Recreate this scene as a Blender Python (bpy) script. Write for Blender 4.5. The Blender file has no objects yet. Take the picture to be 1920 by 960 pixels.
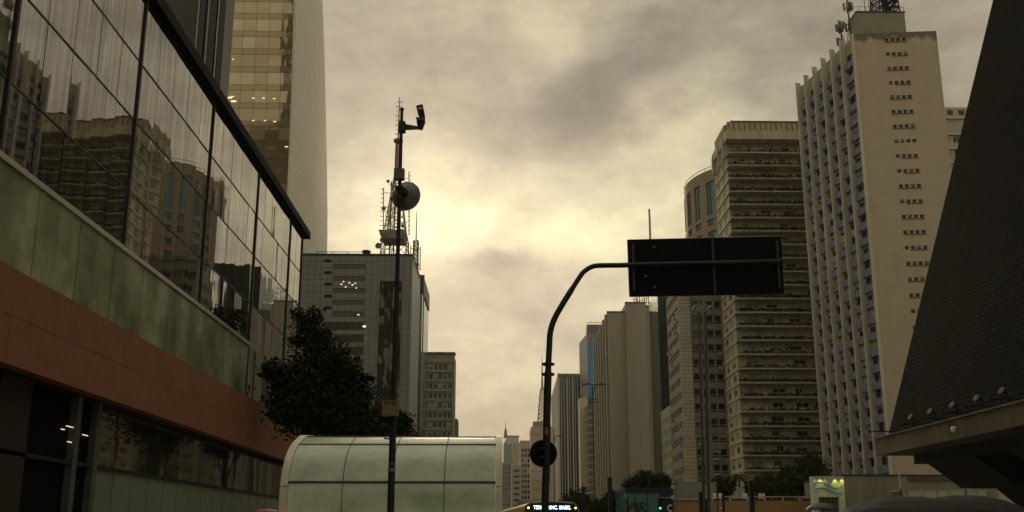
import bpy, bmesh, math, random
from mathutils import Vector, Matrix, Euler
random.seed(7)
R = math.radians
SC = bpy.context.scene
COL = SC.collection

# ------------------------------------------------------------------ camera
CAM_H = 1.6
F_PX, PX, PY = 1490.0, 960.0, 720.0
PITCH, YAW = 10.75, -0.85
cam_d = bpy.data.cameras.new('camera')
cam = bpy.data.objects.new('camera', cam_d); COL.objects.link(cam)
cam.location = (0, 0, CAM_H)
cam.rotation_euler = (R(90 + PITCH), 0, R(YAW))
cam_d.sensor_fit = 'HORIZONTAL'; cam_d.sensor_width = 36
cam_d.lens = 36 * F_PX / 1920
cam_d.shift_y = 240 / 1920
cam_d.clip_start = 0.05; cam_d.clip_end = 6000
SC.camera = cam
_RM = cam.rotation_euler.to_matrix()
def at(px, py, Y):
    """real point at distance Y along the street whose bearing was measured in the photograph"""
    d = _RM @ Vector(((px - PX) / F_PX, -(py - PY) / F_PX, -1))
    t = Y / d.y
    return Vector((d.x * t, Y, CAM_H + d.z * t))
def atX(px, py, X):
    d = _RM @ Vector(((px - PX) / F_PX, -(py - PY) / F_PX, -1))
    t = X / d.x
    return Vector((X, d.y * t, CAM_H + d.z * t))

# ------------------------------------------------------------------ colour management
SC.view_settings.view_transform = 'Standard'
SC.view_settings.look = 'None'
SC.view_settings.gamma = 1
SC.view_settings.use_curve_mapping = False
SC.view_settings.exposure = 0.42
SC.cycles.max_bounces = 6
SC.cycles.diffuse_bounces = 3
SC.cycles.glossy_bounces = 4
SC.cycles.volume_bounces = 0
SC.cycles.use_denoising = True

# ------------------------------------------------------------------ node maths helper
class X:
    def __init__(s, nt, sock): s.nt = nt; s.s = sock
    def _op(s, op, *o):
        n = s.nt.nodes.new('ShaderNodeMath'); n.operation = op
        for i, v in enumerate((s,) + o):
            if isinstance(v, X): s.nt.links.new(v.s, n.inputs[i])
            else: n.inputs[i].default_value = v
        return X(s.nt, n.outputs[0])
    def __add__(s, o): return s._op('ADD', o)
    __radd__ = __add__
    def __sub__(s, o): return s._op('SUBTRACT', o)
    def __mul__(s, o): return s._op('MULTIPLY', o)
    __rmul__ = __mul__
    def __truediv__(s, o): return s._op('DIVIDE', o)

# ------------------------------------------------------------------ world: veiled low sun behind broken rain cloud
SUN_AZ, SUN_EL = -4.0, 22.0          # azimuth from the street axis (negative = left)
w = bpy.data.worlds.new('World'); SC.world = w; w.use_nodes = True
nt = w.node_tree; nt.nodes.clear()
out = nt.nodes.new('ShaderNodeOutputWorld'); bg = nt.nodes.new('ShaderNodeBackground')
bg.inputs['Strength'].default_value = 0.1
nt.links.new(bg.outputs[0], out.inputs[0])
tc = nt.nodes.new('ShaderNodeTexCoord')
sep = nt.nodes.new('ShaderNodeSeparateXYZ'); nt.links.new(tc.outputs['Generated'], sep.inputs[0])
dx, dy, dz = (X(nt, sep.outputs[i]) for i in range(3))
def wnoise(sx, sy, sz, scale, detail, off, rough=0.55):
    mp = nt.nodes.new('ShaderNodeMapping'); mp.inputs['Scale'].default_value = (sx, sy, sz); mp.inputs['Location'].default_value = (off, off * .7, off * 1.3)
    nt.links.new(tc.outputs['Generated'], mp.inputs[0])
    n = nt.nodes.new('ShaderNodeTexNoise'); n.inputs['Scale'].default_value = scale; n.inputs['Detail'].default_value = detail
    n.inputs['Roughness'].default_value = rough
    nt.links.new(mp.outputs[0], n.inputs['Vector'])
    return X(nt, n.outputs['Fac'])
az = dx._op('ARCTAN2', dy) * 57.3
el = dz._op('ARCSINE') * 57.3
az2 = az + (wnoise(1, 1, 1, 4.5, 5, 3.1) - .5) * 16
el2 = el + (wnoise(1, 1, 1, 5.5, 5, 7.7) - .5) * 11
def blob(a, e, sa, se):
    u = (az2 - a) / sa; v = (el2 - e) / se
    return (u * u + v * v)._op('MULTIPLY', -1)._op('EXPONENT')
v = (wnoise(1, 1, 1.9, 3.2, 8, 1.3, .62) - .5) * .58 + (wnoise(1, 1, 2.0, 9, 8, 5.2, .66) - .5) * .42 + (wnoise(1, 1, 1.6, 22, 6, 9.4, .6) - .5) * .14 + .425
for a, e, sa, se, amp in [(-7, 22.5, 7, 5, .12), (-2, 22, 15, 6.5, .24), (7, 19.5, 5, 2.2, .16), (4, 34, 3, 2, .04), (7, 31, 7, 3, -.09), (17, 26, 6, 4, .10),
                          (6, 29, 11, 4.5, -.22), (-7, 30, 7, 4, -.08), (14, 34, 9, 4, -.17), (0.5, 18.3, 4.5, 1.3, -.30), (3.5, 15.5, 3.5, 1.4, -.12), (-3, 15.5, 5, 1.6, -.10),
                          (26, 30, 9, 9, -.08), (-16, 33, 7, 6, -.05), (0, 5, 60, 8, -.06), (-4, 70, 90, 22, .32)]:
    v = v + blob(a, e, sa, se) * amp
v = v - (dy * -1 + 1) * .0
ramp = nt.nodes.new('ShaderNodeValToRGB'); nt.links.new(v.s, ramp.inputs[0])
cr = ramp.color_ramp
pts = [(0, (.09, .076, .055)), (.22, (.18, .15, .108)), (.42, (.335, .285, .195)), (.62, (.55, .49, .30)), (.82, (.82, .77, .47)), (1, (.95, .91, .62))]
while len(cr.elements) < len(pts): cr.elements.new(.5)
for e_, (p, c) in zip(cr.elements, pts): e_.position = p; e_.color = (*c, 1)
sky = nt.nodes.new('ShaderNodeTexSky'); sky.sky_type = 'NISHITA'; sky.sun_disc = False
sky.sun_elevation = R(SUN_EL); sky.sun_rotation = R(SUN_AZ); sky.dust_density = 4
scl = nt.nodes.new('ShaderNodeVectorMath'); scl.operation = 'SCALE'; scl.inputs['Scale'].default_value = 10
# away from the low sun and overhead the overcast is a neutral grey
gf = (el - 40) / 18; gf.s.node.use_clamp = True
bf = (dy * -1 + .15) * 2.5; bf.s.node.use_clamp = True
gb = gf._op('MAXIMUM', bf)
bwn = nt.nodes.new('ShaderNodeRGBToBW'); nt.links.new(ramp.outputs[0], bwn.inputs[0])
gl = X(nt, bwn.outputs[0]) * 1.15
cbn = nt.nodes.new('ShaderNodeCombineXYZ'); nt.links.new((gl * 1.08).s, cbn.inputs[0]); nt.links.new(gl.s, cbn.inputs[1]); nt.links.new((gl * .76).s, cbn.inputs[2])
gmx = nt.nodes.new('ShaderNodeMixRGB'); nt.links.new(gb.s, gmx.inputs[0]); nt.links.new(ramp.outputs[0], gmx.inputs[1]); nt.links.new(cbn.outputs[0], gmx.inputs[2])
nt.links.new(gmx.outputs[0], scl.inputs[0])
mx = nt.nodes.new('ShaderNodeMixRGB'); mx.inputs[0].default_value = 0.04
nt.links.new(scl.outputs[0], mx.inputs[1]); nt.links.new(sky.outputs[0], mx.inputs[2])
nt.links.new(mx.outputs[0], bg.inputs[0])

# ------------------------------------------------------------------ sun through the cloud
sd = bpy.data.lights.new('sun', 'SUN'); sd.energy = 0.5; sd.angle = R(14); sd.color = (1, .88, .62)
so = bpy.data.objects.new('sun', sd); COL.objects.link(so)
a_, e_ = R(SUN_AZ), R(SUN_EL)
sv = Vector((math.sin(a_) * math.cos(e_), math.cos(a_) * math.cos(e_), math.sin(e_)))
so.rotation_euler = sv.to_track_quat('Z', 'Y').to_euler()
so.location = (0, 0, 300)

# ------------------------------------------------------------------ materials
MATS = {}
def mat(name, col, rough=.8, metal=0, var=.0, vscale=.6, streak=False, bump=0, bscale=8, spec=.5, trans=0, tint=None):
    """Principled with noise variation (dirt) between col and col*(1-var) / tint"""
    if name in MATS: return MATS[name]
    m = bpy.data.materials.new(name); m.use_nodes = True; MATS[name] = m
    nt = m.node_tree; b = nt.nodes['Principled BSDF']
    b.inputs['Base Color'].default_value = (*col, 1); b.inputs['Roughness'].default_value = rough
    b.inputs['Metallic'].default_value = metal; b.inputs['Specular IOR Level'].default_value = spec
    b.inputs['Transmission Weight'].default_value = trans
    tc = nt.nodes.new('ShaderNodeTexCoord')
    if var:
        mp = nt.nodes.new('ShaderNodeMapping'); nt.links.new(tc.outputs['Object'], mp.inputs[0])
        mp.inputs['Scale'].default_value = (1, 1, .13) if streak else (1, 1, 1)
        n = nt.nodes.new('ShaderNodeTexNoise'); n.inputs['Scale'].default_value = vscale; n.inputs['Detail'].default_value = 8; n.inputs['Roughness'].default_value = .62
        nt.links.new(mp.outputs[0], n.inputs['Vector'])
        rp = nt.nodes.new('ShaderNodeValToRGB'); nt.links.new(n.outputs['Fac'], rp.inputs[0])
        lo = tint or tuple(c * (1 - var) for c in col)
        rp.color_ramp.elements[0].position = .36; rp.color_ramp.elements[0].color = (*lo, 1)
        rp.color_ramp.elements[1].position = .62; rp.color_ramp.elements[1].color = (*col, 1)
        nt.links.new(rp.outputs[0], b.inputs['Base Color'])
    if bump:
        n = nt.nodes.new('ShaderNodeTexNoise'); n.inputs['Scale'].default_value = bscale; n.inputs['Detail'].default_value = 3
        nt.links.new(tc.outputs['Object'], n.inputs['Vector'])
        bp = nt.nodes.new('ShaderNodeBump'); bp.inputs['Strength'].default_value = 1; bp.inputs['Distance'].default_value = bump
        nt.links.new(n.outputs['Fac'], bp.inputs['Height']); nt.links.new(bp.outputs[0], b.inputs['Normal'])
    return m
def tile_mat(name, col, joint, tw, th, mortar=.02, rough=.7, metal=0, var=.12, stain=.3, offset=0, bump=0):
    """joint grid over vertical faces: u = x+y, v = z (object space)"""
    if name in MATS: return MATS[name]
    m = bpy.data.materials.new(name); m.use_nodes = True; MATS[name] = m
    nt = m.node_tree; b = nt.nodes['Principled BSDF']; b.inputs['Roughness'].default_value = rough; b.inputs['Metallic'].default_value = metal
    tc = nt.nodes.new('ShaderNodeTexCoord'); sp = nt.nodes.new('ShaderNodeSeparateXYZ'); nt.links.new(tc.outputs['Object'], sp.inputs[0])
    u = X(nt, sp.outputs[0]) + X(nt, sp.outputs[1])
    cb = nt.nodes.new('ShaderNodeCombineXYZ'); nt.links.new(u.s, cb.inputs[0]); nt.links.new(sp.outputs[2], cb.inputs[1])
    br = nt.nodes.new('ShaderNodeTexBrick'); br.offset = offset; br.inputs['Scale'].default_value = 1
    br.inputs['Brick Width'].default_value = tw; br.inputs['Row Height'].default_value = th; br.inputs['Mortar Size'].default_value = mortar
    br.inputs['Color1'].default_value = (*col, 1); br.inputs['Color2'].default_value = (*[c * (1 - var) for c in col], 1)
    br.inputs['Mortar'].default_value = (*joint, 1)
    nt.links.new(cb.outputs[0], br.inputs['Vector'])
    n = nt.nodes.new('ShaderNodeTexNoise'); n.inputs['Scale'].default_value = .25; n.inputs['Detail'].default_value = 8
    nt.links.new(tc.outputs['Object'], n.inputs['Vector'])
    f = (X(nt, n.outputs['Fac']) - .4)._op('MULTIPLY', 2.2)
    f.s.node.use_clamp = True
    mm = nt.nodes.new('ShaderNodeMixRGB'); mm.blend_type = 'MULTIPLY'; nt.links.new((f * stain).s, mm.inputs[0])
    nt.links.new(br.outputs[0], mm.inputs[1]); mm.inputs[2].default_value = (.45, .42, .36, 1)
    nt.links.new(mm.outputs[0], b.inputs['Base Color'])
    if bump:
        bp = nt.nodes.new('ShaderNodeBump'); bp.inputs['Distance'].default_value = bump
        nt.links.new(br.outputs['Fac'], bp.inputs['Height']); bp.invert = True; nt.links.new(bp.outputs[0], b.inputs['Normal'])
    return m
def glass_mat(name, col, rough=.03, metal=.75, wave=.01, wscale=.5, stretch=(1, 1, .25), streak=0, streak_col=None):
    """coated facade glass: a tinted mirror with slightly wavy panes; streak = pale blinds behind it"""
    if name in MATS: return MATS[name]
    m = bpy.data.materials.new(name); m.use_nodes = True; MATS[name] = m
    nt = m.node_tree; b = nt.nodes['Principled BSDF']
    b.inputs['Base Color'].default_value = (*col, 1); b.inputs['Roughness'].default_value = rough; b.inputs['Metallic'].default_value = metal
    tc = nt.nodes.new('ShaderNodeTexCoord'); mp = nt.nodes.new('ShaderNodeMapping'); mp.inputs['Scale'].default_value = stretch
    nt.links.new(tc.outputs['Object'], mp.inputs[0])
    n = nt.nodes.new('ShaderNodeTexNoise'); n.inputs['Scale'].default_value = wscale; n.inputs['Detail'].default_value = 2
    nt.links.new(mp.outputs[0], n.inputs['Vector'])
    bp = nt.nodes.new('ShaderNodeBump'); bp.inputs['Distance'].default_value = wave; bp.inputs['Strength'].default_value = 1
    nt.links.new(n.outputs['Fac'], bp.inputs['Height']); nt.links.new(bp.outputs[0], b.inputs['Normal'])
    if streak:
        mp2 = nt.nodes.new('ShaderNodeMapping'); mp2.inputs['Scale'].default_value = (1, 1, .04); nt.links.new(tc.outputs['Object'], mp2.inputs[0])
        n2 = nt.nodes.new('ShaderNodeTexNoise'); n2.inputs['Scale'].default_value = streak; n2.inputs['Detail'].default_value = 4
        nt.links.new(mp2.outputs[0], n2.inputs['Vector'])
        rp = nt.nodes.new('ShaderNodeValToRGB'); nt.links.new(n2.outputs['Fac'], rp.inputs[0])
        rp.color_ramp.elements[0].position = .35; rp.color_ramp.elements[0].color = (*col, 1)
        rp.color_ramp.elements[1].position = .68; rp.color_ramp.elements[1].color = (*streak_col, 1)
        nt.links.new(rp.outputs[0], b.inputs['Base Color'])
    return m
def emit_mat(name, col, s):
    if name in MATS: return MATS[name]
    m = bpy.data.materials.new(name); m.use_nodes = True; MATS[name] = m
    b = m.node_tree.nodes['Principled BSDF']; b.inputs['Base Color'].default_value = (*col, 1)
    b.inputs['Emission Color'].default_value = (*col, 1); b.inputs['Emission Strength'].default_value = s
    return m

# ------------------------------------------------------------------ mesh builder
OFF = {}
class MB:
    def __init__(s): s.v = []; s.f = []; s.m = []; s.smooth = False
    def quad(s, a, b, c, d, m=0):
        i = len(s.v); s.v += [tuple(a), tuple(b), tuple(c), tuple(d)]; s.f.append((i, i+1, i+2, i+3)); s.m.append(m)
    def poly(s, pts, m=0):
        i = len(s.v); s.v += [tuple(p) for p in pts]; s.f.append(tuple(range(i, i + len(pts)))); s.m.append(m)
    def hexa(s, p, m=0):
        i = len(s.v); s.v += [tuple(q) for q in p]
        for f in ((0,3,2,1), (4,5,6,7), (0,1,5,4), (1,2,6,5), (2,3,7,6), (3,0,4,7)):
            s.f.append(tuple(i + k for k in f)); s.m.append(m)
    def box(s, x0, x1, y0, y1, z0, z1, m=0):
        s.hexa([(x0,y0,z0),(x1,y0,z0),(x1,y1,z0),(x0,y1,z0),(x0,y0,z1),(x1,y0,z1),(x1,y1,z1),(x0,y1,z1)], m)
    def fbox(s, F, u0, u1, v0, v1, d0, d1, m=0):
        P = F.pt
        s.hexa([P(u0,v0,d1),P(u1,v0,d1),P(u1,v0,d0),P(u0,v0,d0),P(u0,v1,d1),P(u1,v1,d1),P(u1,v1,d0),P(u0,v1,d0)], m)
    def tube(s, pts, rad, n=8, m=0, cap=True):
        pts = [Vector(p) for p in pts]
        if not hasattr(rad, '__len__'): rad = [rad] * len(pts)
        base = len(s.v); prev = None
        for k, p in enumerate(pts):
            t = (pts[min(k+1, len(pts)-1)] - pts[max(k-1, 0)]).normalized()
            ref = prev if prev is not None else (Vector((1,0,0)) if abs(t.x) < .9 else Vector((0,1,0)))
            a = (ref - t * ref.dot(t)).normalized(); prev = a; b = t.cross(a)
            for j in range(n):
                q = 2*math.pi*j/n
                s.v.append(tuple(p + (a*math.cos(q) + b*math.sin(q)) * rad[k]))
        for k in range(len(pts)-1):
            for j in range(n):
                s.f.append((base+k*n+j, base+k*n+(j+1)%n, base+(k+1)*n+(j+1)%n, base+(k+1)*n+j)); s.m.append(m)
        if cap:
            s.f.append(tuple(base + j for j in range(n))[::-1]); s.m.append(m)
            s.f.append(tuple(base + (len(pts)-1)*n + j for j in range(n))); s.m.append(m)
    def lathe(s, c, axis, prof, n=24, m=0):
        """prof: (distance along axis, radius)"""
        ax = Vector(axis).normalized(); s.tube([Vector(c) + ax*(d + 1e-5*i) for i, (d, r) in enumerate(prof)], [max(r, .001) for d, r in prof], n, m)
    def bar(s, p, q, t=.1, m=0): s.tube([p, q], t/2*1.3, 4, m, cap=False)
    def build(s, name, mats, parent=None, loc=None, smooth=False):
        me = bpy.data.meshes.new(name)
        o = bpy.data.objects.new(name, me); COL.objects.link(o)
        if parent is not None: off = OFF[parent.name]
        else: off = Vector(loc) if loc is not None else Vector((0,0,0))
        me.from_pydata([(x-off.x, y-off.y, z-off.z) for x, y, z in s.v], [], s.f)
        if not isinstance(mats, (list, tuple)): mats = [mats]
        for mm in mats: me.materials.append(mm)
        me.polygons.foreach_set('material_index', s.m)
        if smooth: me.polygons.foreach_set('use_smooth', [True]*len(s.f))
        bm = bmesh.new(); bm.from_mesh(me)
        if len(bm.faces) < 60000: bmesh.ops.recalc_face_normals(bm, faces=bm.faces)
        bm.to_mesh(me); bm.free(); me.update()
        if parent is not None: o.parent = parent
        else: o.location = off
        OFF[o.name] = off
        return o
def tag(o, label=None, cat=None, group=None, kind=None):
    if label: o['label'] = label
    if cat: o['category'] = cat
    if group: o['group'] = group
    if kind: o['kind'] = kind
    return o
def thing(name, label, cat, loc, group=None):
    o = bpy.data.objects.new(name, None); COL.objects.link(o); o.location = loc; OFF[o.name] = Vector(loc)
    return tag(o, label, cat, group)
def setting(name, mb, m):
    return tag(mb.build(name, m), kind='structure')

class Face:
    """vertical face: O lower-left corner seen from outside, U along, Z up, N outward"""
    def __init__(s, a, b, z0):
        s.O = Vector((a[0], a[1], z0)); d = Vector((b[0]-a[0], b[1]-a[1], 0)); s.W = d.length; s.U = d.normalized(); s.N = Vector((s.U.y, -s.U.x, 0))
    def pt(s, u, v, d=0): return s.O + s.U*u + Vector((0,0,v)) + s.N*d
def holed(mb, F, W, H, rects, depth=.25, m=0, mr=None):
    """wall face with rectangular openings and reveals"""
    mr = m if mr is None else mr
    us = sorted({0, W} | {round(r[0],3) for r in rects} | {round(r[1],3) for r in rects})
    vs = sorted({0, H} | {round(r[2],3) for r in rects} | {round(r[3],3) for r in rects})
    for j in range(len(vs)-1):
        vm = (vs[j]+vs[j+1])/2; row = [r for r in rects if r[2] < vm < r[3]]
        run = None
        for i in range(len(us)-1):
            um = (us[i]+us[i+1])/2
            hole = any(r[0] < um < r[1] for r in row)
            if not hole and run is None: run = us[i]
            if run is not None and (hole or i == len(us)-2):
                e = us[i] if hole else us[i+1]
                if e > run: mb.quad(F.pt(run,vs[j]), F.pt(e,vs[j]), F.pt(e,vs[j+1]), F.pt(run,vs[j+1]), m)
                run = None
    for u0,u1,v0,v1 in rects:
        P = F.pt
        mb.quad(P(u0,v0),P(u0,v0,-depth),P(u0,v1,-depth),P(u0,v1),mr); mb.quad(P(u1,v0),P(u1,v1),P(u1,v1,-depth),P(u1,v0,-depth),mr)
        mb.quad(P(u0,v0),P(u1,v0),P(u1,v0,-depth),P(u0,v0,-depth),mr); mb.quad(P(u0,v1),P(u0,v1,-depth),P(u1,v1,-depth),P(u1,v1),mr)
WM = {}
def win_mesh_into(mb, w, h, fw, split, blind):
    mb.quad((0,0,0),(w,0,0),(w,0,h),(0,0,h),0)
    if blind: mb.quad((fw,-.012,h*(1-blind)),(w-fw,-.012,h*(1-blind)),(w-fw,-.012,h-fw),(fw,-.012,h-fw),2)
    if fw:
        for a in ((0,fw,0,h),(w-fw,w,0,h),(fw,w-fw,0,fw),(fw,w-fw,h-fw,h)): mb.box(a[0],a[1],-.05,-.003,a[2],a[3],1)
        for k in range(1, split): mb.box(w*k/split-fw/2,w*k/split+fw/2,-.052,-.003,fw,h-fw,1)
def place_windows(root, wins, limit=100, name='window'):
    """wins: dict F,u0,u1,v0,v1,depth,mats,fw,split,blind ; nearest ones are single parts sharing meshes"""
    wins = sorted(wins, key=lambda q: (q['F'].pt(q['u0'],q['v0']) - Vector((0,0,CAM_H))).length)
    rest = MB(); restm = []
    for i, q in enumerate(wins):
        w_, h_ = round(q['u1']-q['u0'],2), round(q['v1']-q['v0'],2)
        F = q['F']; p = F.pt(q['u0'],q['v0'],-q.get('depth',.25)+.01); ang = math.atan2(F.U.y, F.U.x)
        fw, sp, bl = q.get('fw',.07), q.get('split',2), q.get('blind',0)
        if i < limit:
            key = (w_,h_,fw,sp,bl,tuple(m.name for m in q['mats']))
            if key not in WM:
                mb = MB(); win_mesh_into(mb,w_,h_,fw,sp,bl)
                me = bpy.data.meshes.new(name); me.from_pydata(mb.v,[],mb.f)
                for mm in q['mats']: me.materials.append(mm)
                me.polygons.foreach_set('material_index', mb.m); WM[key] = me
            o = bpy.data.objects.new(name, WM[key]); COL.objects.link(o); o.parent = root
            o.location = p - OFF[root.name]; o.rotation_euler = (0,0,ang)
        else:
            mb = MB(); win_mesh_into(mb,w_,h_,fw,sp,bl)
            M = Matrix.Translation(p) @ Matrix.Rotation(ang,4,'Z'); b = len(rest.v)
            rest.v += [tuple(M @ Vector(c)) for c in mb.v]; rest.f += [tuple(b+k for k in f) for f in mb.f]
            for mi in mb.m:
                mm = q['mats'][min(mi, len(q['mats'])-1)]
                if mm not in restm: restm.append(mm)
                rest.m.append(restm.index(mm))
    if rest.f: tag(rest.build(name, restm, root), kind='stuff')

# shared materials
M_dark = mat('dark window glass', (.018,.019,.018), .12, 0, spec=.4)
M_frame = mat('window frame paint', (.46,.43,.35), .5)
M_dframe = mat('dark frame', (.03,.03,.03), .5)
M_blind = mat('window blind', (.38,.36,.28), .8, var=.2)
M_teal = glass_mat('teal window glass', (.10,.20,.19), .06, .35)
M_warm = emit_mat('lit room', (1,.72,.30), 1.2)
M_spot = emit_mat('lamp glow', (1,.82,.42), 2.2)
M_steel = mat('galvanised steel', (.22,.21,.19), .5, .6, var=.3, vscale=3)
M_blk = mat('dark painted steel', (.016,.015,.013), .5, .1, var=.4, vscale=5)
M_conc = mat('raw concrete', (.26,.23,.18), .85, var=.45, vscale=.5, streak=True, bump=.01)
M_leaf = mat('leaf dark', (.022,.033,.010), .85, spec=.12); M_leaf2 = mat('leaf light', (.048,.072,.018), .8, spec=.2); M_bark = mat('bark', (.07,.055,.04), .9, var=.4, vscale=4)

# ------------------------------------------------------------------ ground, road, pavements
g = MB(); g.quad((-3000,-3000,0),(3000,-3000,0),(3000,3000,0),(-3000,3000,0)); setting('ground', g, mat('ground paving', (.12,.115,.10), .9, var=.3, vscale=.3))
g = MB(); g.quad((2,-600,.004),(24,-600,.004),(24,2500,.004),(2,2500,.004)); setting('road', g, mat('asphalt', (.05,.05,.05), .75, var=.3, vscale=.8, bump=.004, bscale=60))
g = MB(); g.box(-14,1.7,-600,2500,0,.14); setting('pavement', g, tile_mat('paving slabs', (.22,.21,.19), (.08,.08,.07), 1.2, 1.2, .02))
g = MB(); g.box(24.3,36,-600,2500,0,.14); setting('pavement', g, MATS['paving slabs'])
for x in (1.7, 24.0):
    g = MB(); g.box(x, x+.3, -600, 2500, 0, .15); setting('kerb', g, M_conc)
g = MB()
for x in (5.4, 8.9, 12.6, 16.2, 19.9):
    for k in range(0, 60): g.quad((x,k*10,.008),(x+.12,k*10,.008),(x+.12,k*10+4,.008),(x,k*10+4,.008))
setting('road_markings', g, mat('road paint', (.75,.75,.7), .6, var=.3, vscale=3))

# ================================================================== LEFT: glass-fronted mall
def mall():
    Y0, Y1, XW = -20.0, 54.0, -14.0
    ZT = {.325:6.35,.4477:7.75,.54:8.9,.55:9.0,.553:9.12,.762:11.92,.768:12.02,.775:12.1,.93:14.42,1.14:17.32,1.32:19.78,1.517:22.72}
    zt = lambda s: ZT[s]
    rt = thing('glass_fronted_mall', 'long low building on the left with mirrored glass upper floors over a terracotta band', 'shopping mall', (-24, 18, 0))
    gm = [glass_mat('mall mirror glass', (.33,.325,.305), .02, .95, .006, .55, (1,1,.3), 5.0, (.56,.54,.50))]
    rows = [zt(.553), zt(.768), zt(.93), zt(1.14), zt(1.32), zt(1.517)]
    majors = [Y0] + [28.5 - 7.5*k for k in range(6,0,-1)] + [28.5,36.15,43.6,50.8] + [Y1]
    majors = [m for m in majors if Y0 <= m <= Y1]
    y_green = 43.1
    for a, b in zip(majors[:-1], majors[1:]):
        for j in range(5):
            if j == 0 and b < y_green: continue
            n = max(1, round((b-a)/1.43)); mb = MB()
            for k in range(n):
                ya, yb = a+(b-a)*k/n, a+(b-a)*(k+1)/n
                if j == 0: ya, yb = max(ya,y_green), max(yb,y_green)
                if yb-ya < .05: continue
                t1, t2 = random.gauss(0,.0035), random.gauss(0,.0035)
                mb.quad((XW-.15+t1,ya+.015,rows[j]),(XW-.15-t1,yb-.015,rows[j]),(XW-.15-t1+t2,yb-.015,rows[j+1]),(XW-.15+t1+t2,ya+.015,rows[j+1]))
            if mb.f: mb.build('glass_bay', gm, rt)
    # joints: dark backing + majors + rails
    mb = MB(); mb.box(XW-.6,XW-.18,Y0,Y1,zt(.54),zt(1.517)); mb.build('facade_backing', M_dframe, rt)
    for y in majors:
        mb = MB(); mb.box(XW-.17,XW-.08,y-.055,y+.055,zt(.768) if y < y_green else zt(.553),zt(1.517)); mb.build('mullion', M_blk, rt)
    for s in (.93,1.14,1.32):
        mb = MB(); mb.box(XW-.17,XW-.125,Y0,Y1,zt(s)-.03,zt(s)+.03); mb.build('transom', M_blk, rt)
    mb = MB(); mb.box(XW-1.2,XW+.16,Y0-.3,Y1+1.0,zt(1.517)-.02,zt(1.517)+.5); mb.build('roof_coping', mat('matt black coping',(.012,.011,.01),.8,spec=.2), rt)
    mb = MB(); mb.box(-40,XW-.62,Y0,Y1-.02,zt(.325)+.05,zt(1.517)-.05); mb.box(-40,XW-.18,Y1-.35,Y1,zt(.55),zt(1.517)-.03); mb.build('wall', mat('mall side wall',(.10,.095,.085),.8,var=.3), rt)
    # pale green glass apron with steel rail
    mb = MB(); a = Y0; k = 0
    while a < y_green:
        b = min(a+2.38, y_green); t = random.gauss(0,.004)
        mb.quad((XW+.02+t,a,zt(.553)),(XW+.02-t,b-.02,zt(.553)),(XW+.02-t,b-.02,zt(.762)),(XW+.02+t,a,zt(.762)))
        a = b
    gg = bpy.data.materials.new('green back painted glass'); gg.use_nodes = True; nt = gg.node_tree; b_ = nt.nodes['Principled BSDF']
    tc = nt.nodes.new('ShaderNodeTexCoord'); mp = nt.nodes.new('ShaderNodeMapping'); mp.inputs['Scale'].default_value = (1,.22,.16); nt.links.new(tc.outputs['Object'], mp.inputs[0])
    n = nt.nodes.new('ShaderNodeTexNoise'); n.inputs['Scale'].default_value = 2.2; n.inputs['Detail'].default_value = 5; n.inputs['Roughness'].default_value=.6; nt.links.new(mp.outputs[0], n.inputs['Vector'])
    sp_ = nt.nodes.new('ShaderNodeSeparateXYZ'); nt.links.new(tc.outputs['Object'], sp_.inputs[0])
    fl_ = ((X(nt, sp_.outputs[1]) + (18 - Y0)) / 1.19)._op('FLOOR')       # narrower curtain lengths behind the panes
    wn_ = nt.nodes.new('ShaderNodeTexWhiteNoise'); wn_.noise_dimensions = '1D'; nt.links.new(fl_.s, wn_.inputs['W'])
    tone = X(nt, n.outputs['Fac']) + (X(nt, wn_.outputs['Value']) - .5) * .16
    rp = nt.nodes.new('ShaderNodeValToRGB'); nt.links.new(tone.s, rp.inputs[0])
    for e, (p, c) in zip([rp.color_ramp.elements[0], rp.color_ramp.elements.new(.5), rp.color_ramp.elements[-1]], [(.30,(.12,.15,.075)),(.5,(.27,.295,.165)),(.72,(.54,.53,.35))]): e.position = p; e.color = (*c,1)
    nt.links.new(rp.outputs[0], b_.inputs['Base Color']); b_.inputs['Roughness'].default_value = .22; b_.inputs['Coat Weight'].default_value = .6; b_.inputs['Coat Roughness'].default_value = .05
    mb.build('green_glass_apron', gg, rt)
    mb = MB(); mb.box(XW-.02,XW+.10,Y0,y_green+.05,zt(.762),zt(.775)); mb.build('steel_rail', mat('bright steel',(.5,.47,.4),.3,.7), rt)
    # terracotta band
    terra = mat('terracotta cladding', (.27,.100,.040), .75, var=.2, vscale=.9, bump=.004, bscale=25)
    zb, zm, z2 = zt(.325), zt(.4477), zt(.553)
    a = 25.5 - 3.42*14; i = 0
    while a < 59.5:
        b = min(a+3.42, 59.8)
        for c, d in ((zb,zm),(zm,z2)):
            mb = MB(); mb.box(XW-.4,XW+.05,a+.008,b-.008,c+.008,d-.008); mb.build('terracotta_panel', terra, rt)
        a = b
    mb = MB(); mb.box(XW-4,XW-.0,Y0-1,59.75,zb+.02,z2-.02); mb.build('band_core', mat('dark joint',(.02,.012,.008),.9), rt)
    # recessed shopfront
    XS = -14.8
    ztr = .163*14.8 + CAM_H
    sg = glass_mat('shopfront glass', (.21,.20,.165), .03, .85, .006, .6, (1,1,.5))
    pg = mat('pale green spandrel glass', (.22,.265,.18), .25, var=.15, vscale=.7)
    y = 29.2; n = 0
    while y < 69:
        b = y+1.53
        mb = MB(); t = random.gauss(0,.006); mb.quad((XS+t,y+.03,ztr+.1),(XS-t,b-.03,ztr+.1),(XS-t,b-.03,zb),(XS+t,y+.03,zb)); mb.build('shopfront_pane', sg, rt)
        mb = MB(); mb.box(XS-.05,XS,y+.03,b-.03,.15,ztr-.04); mb.build('spandrel_panel', pg, rt)
        y = b
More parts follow.
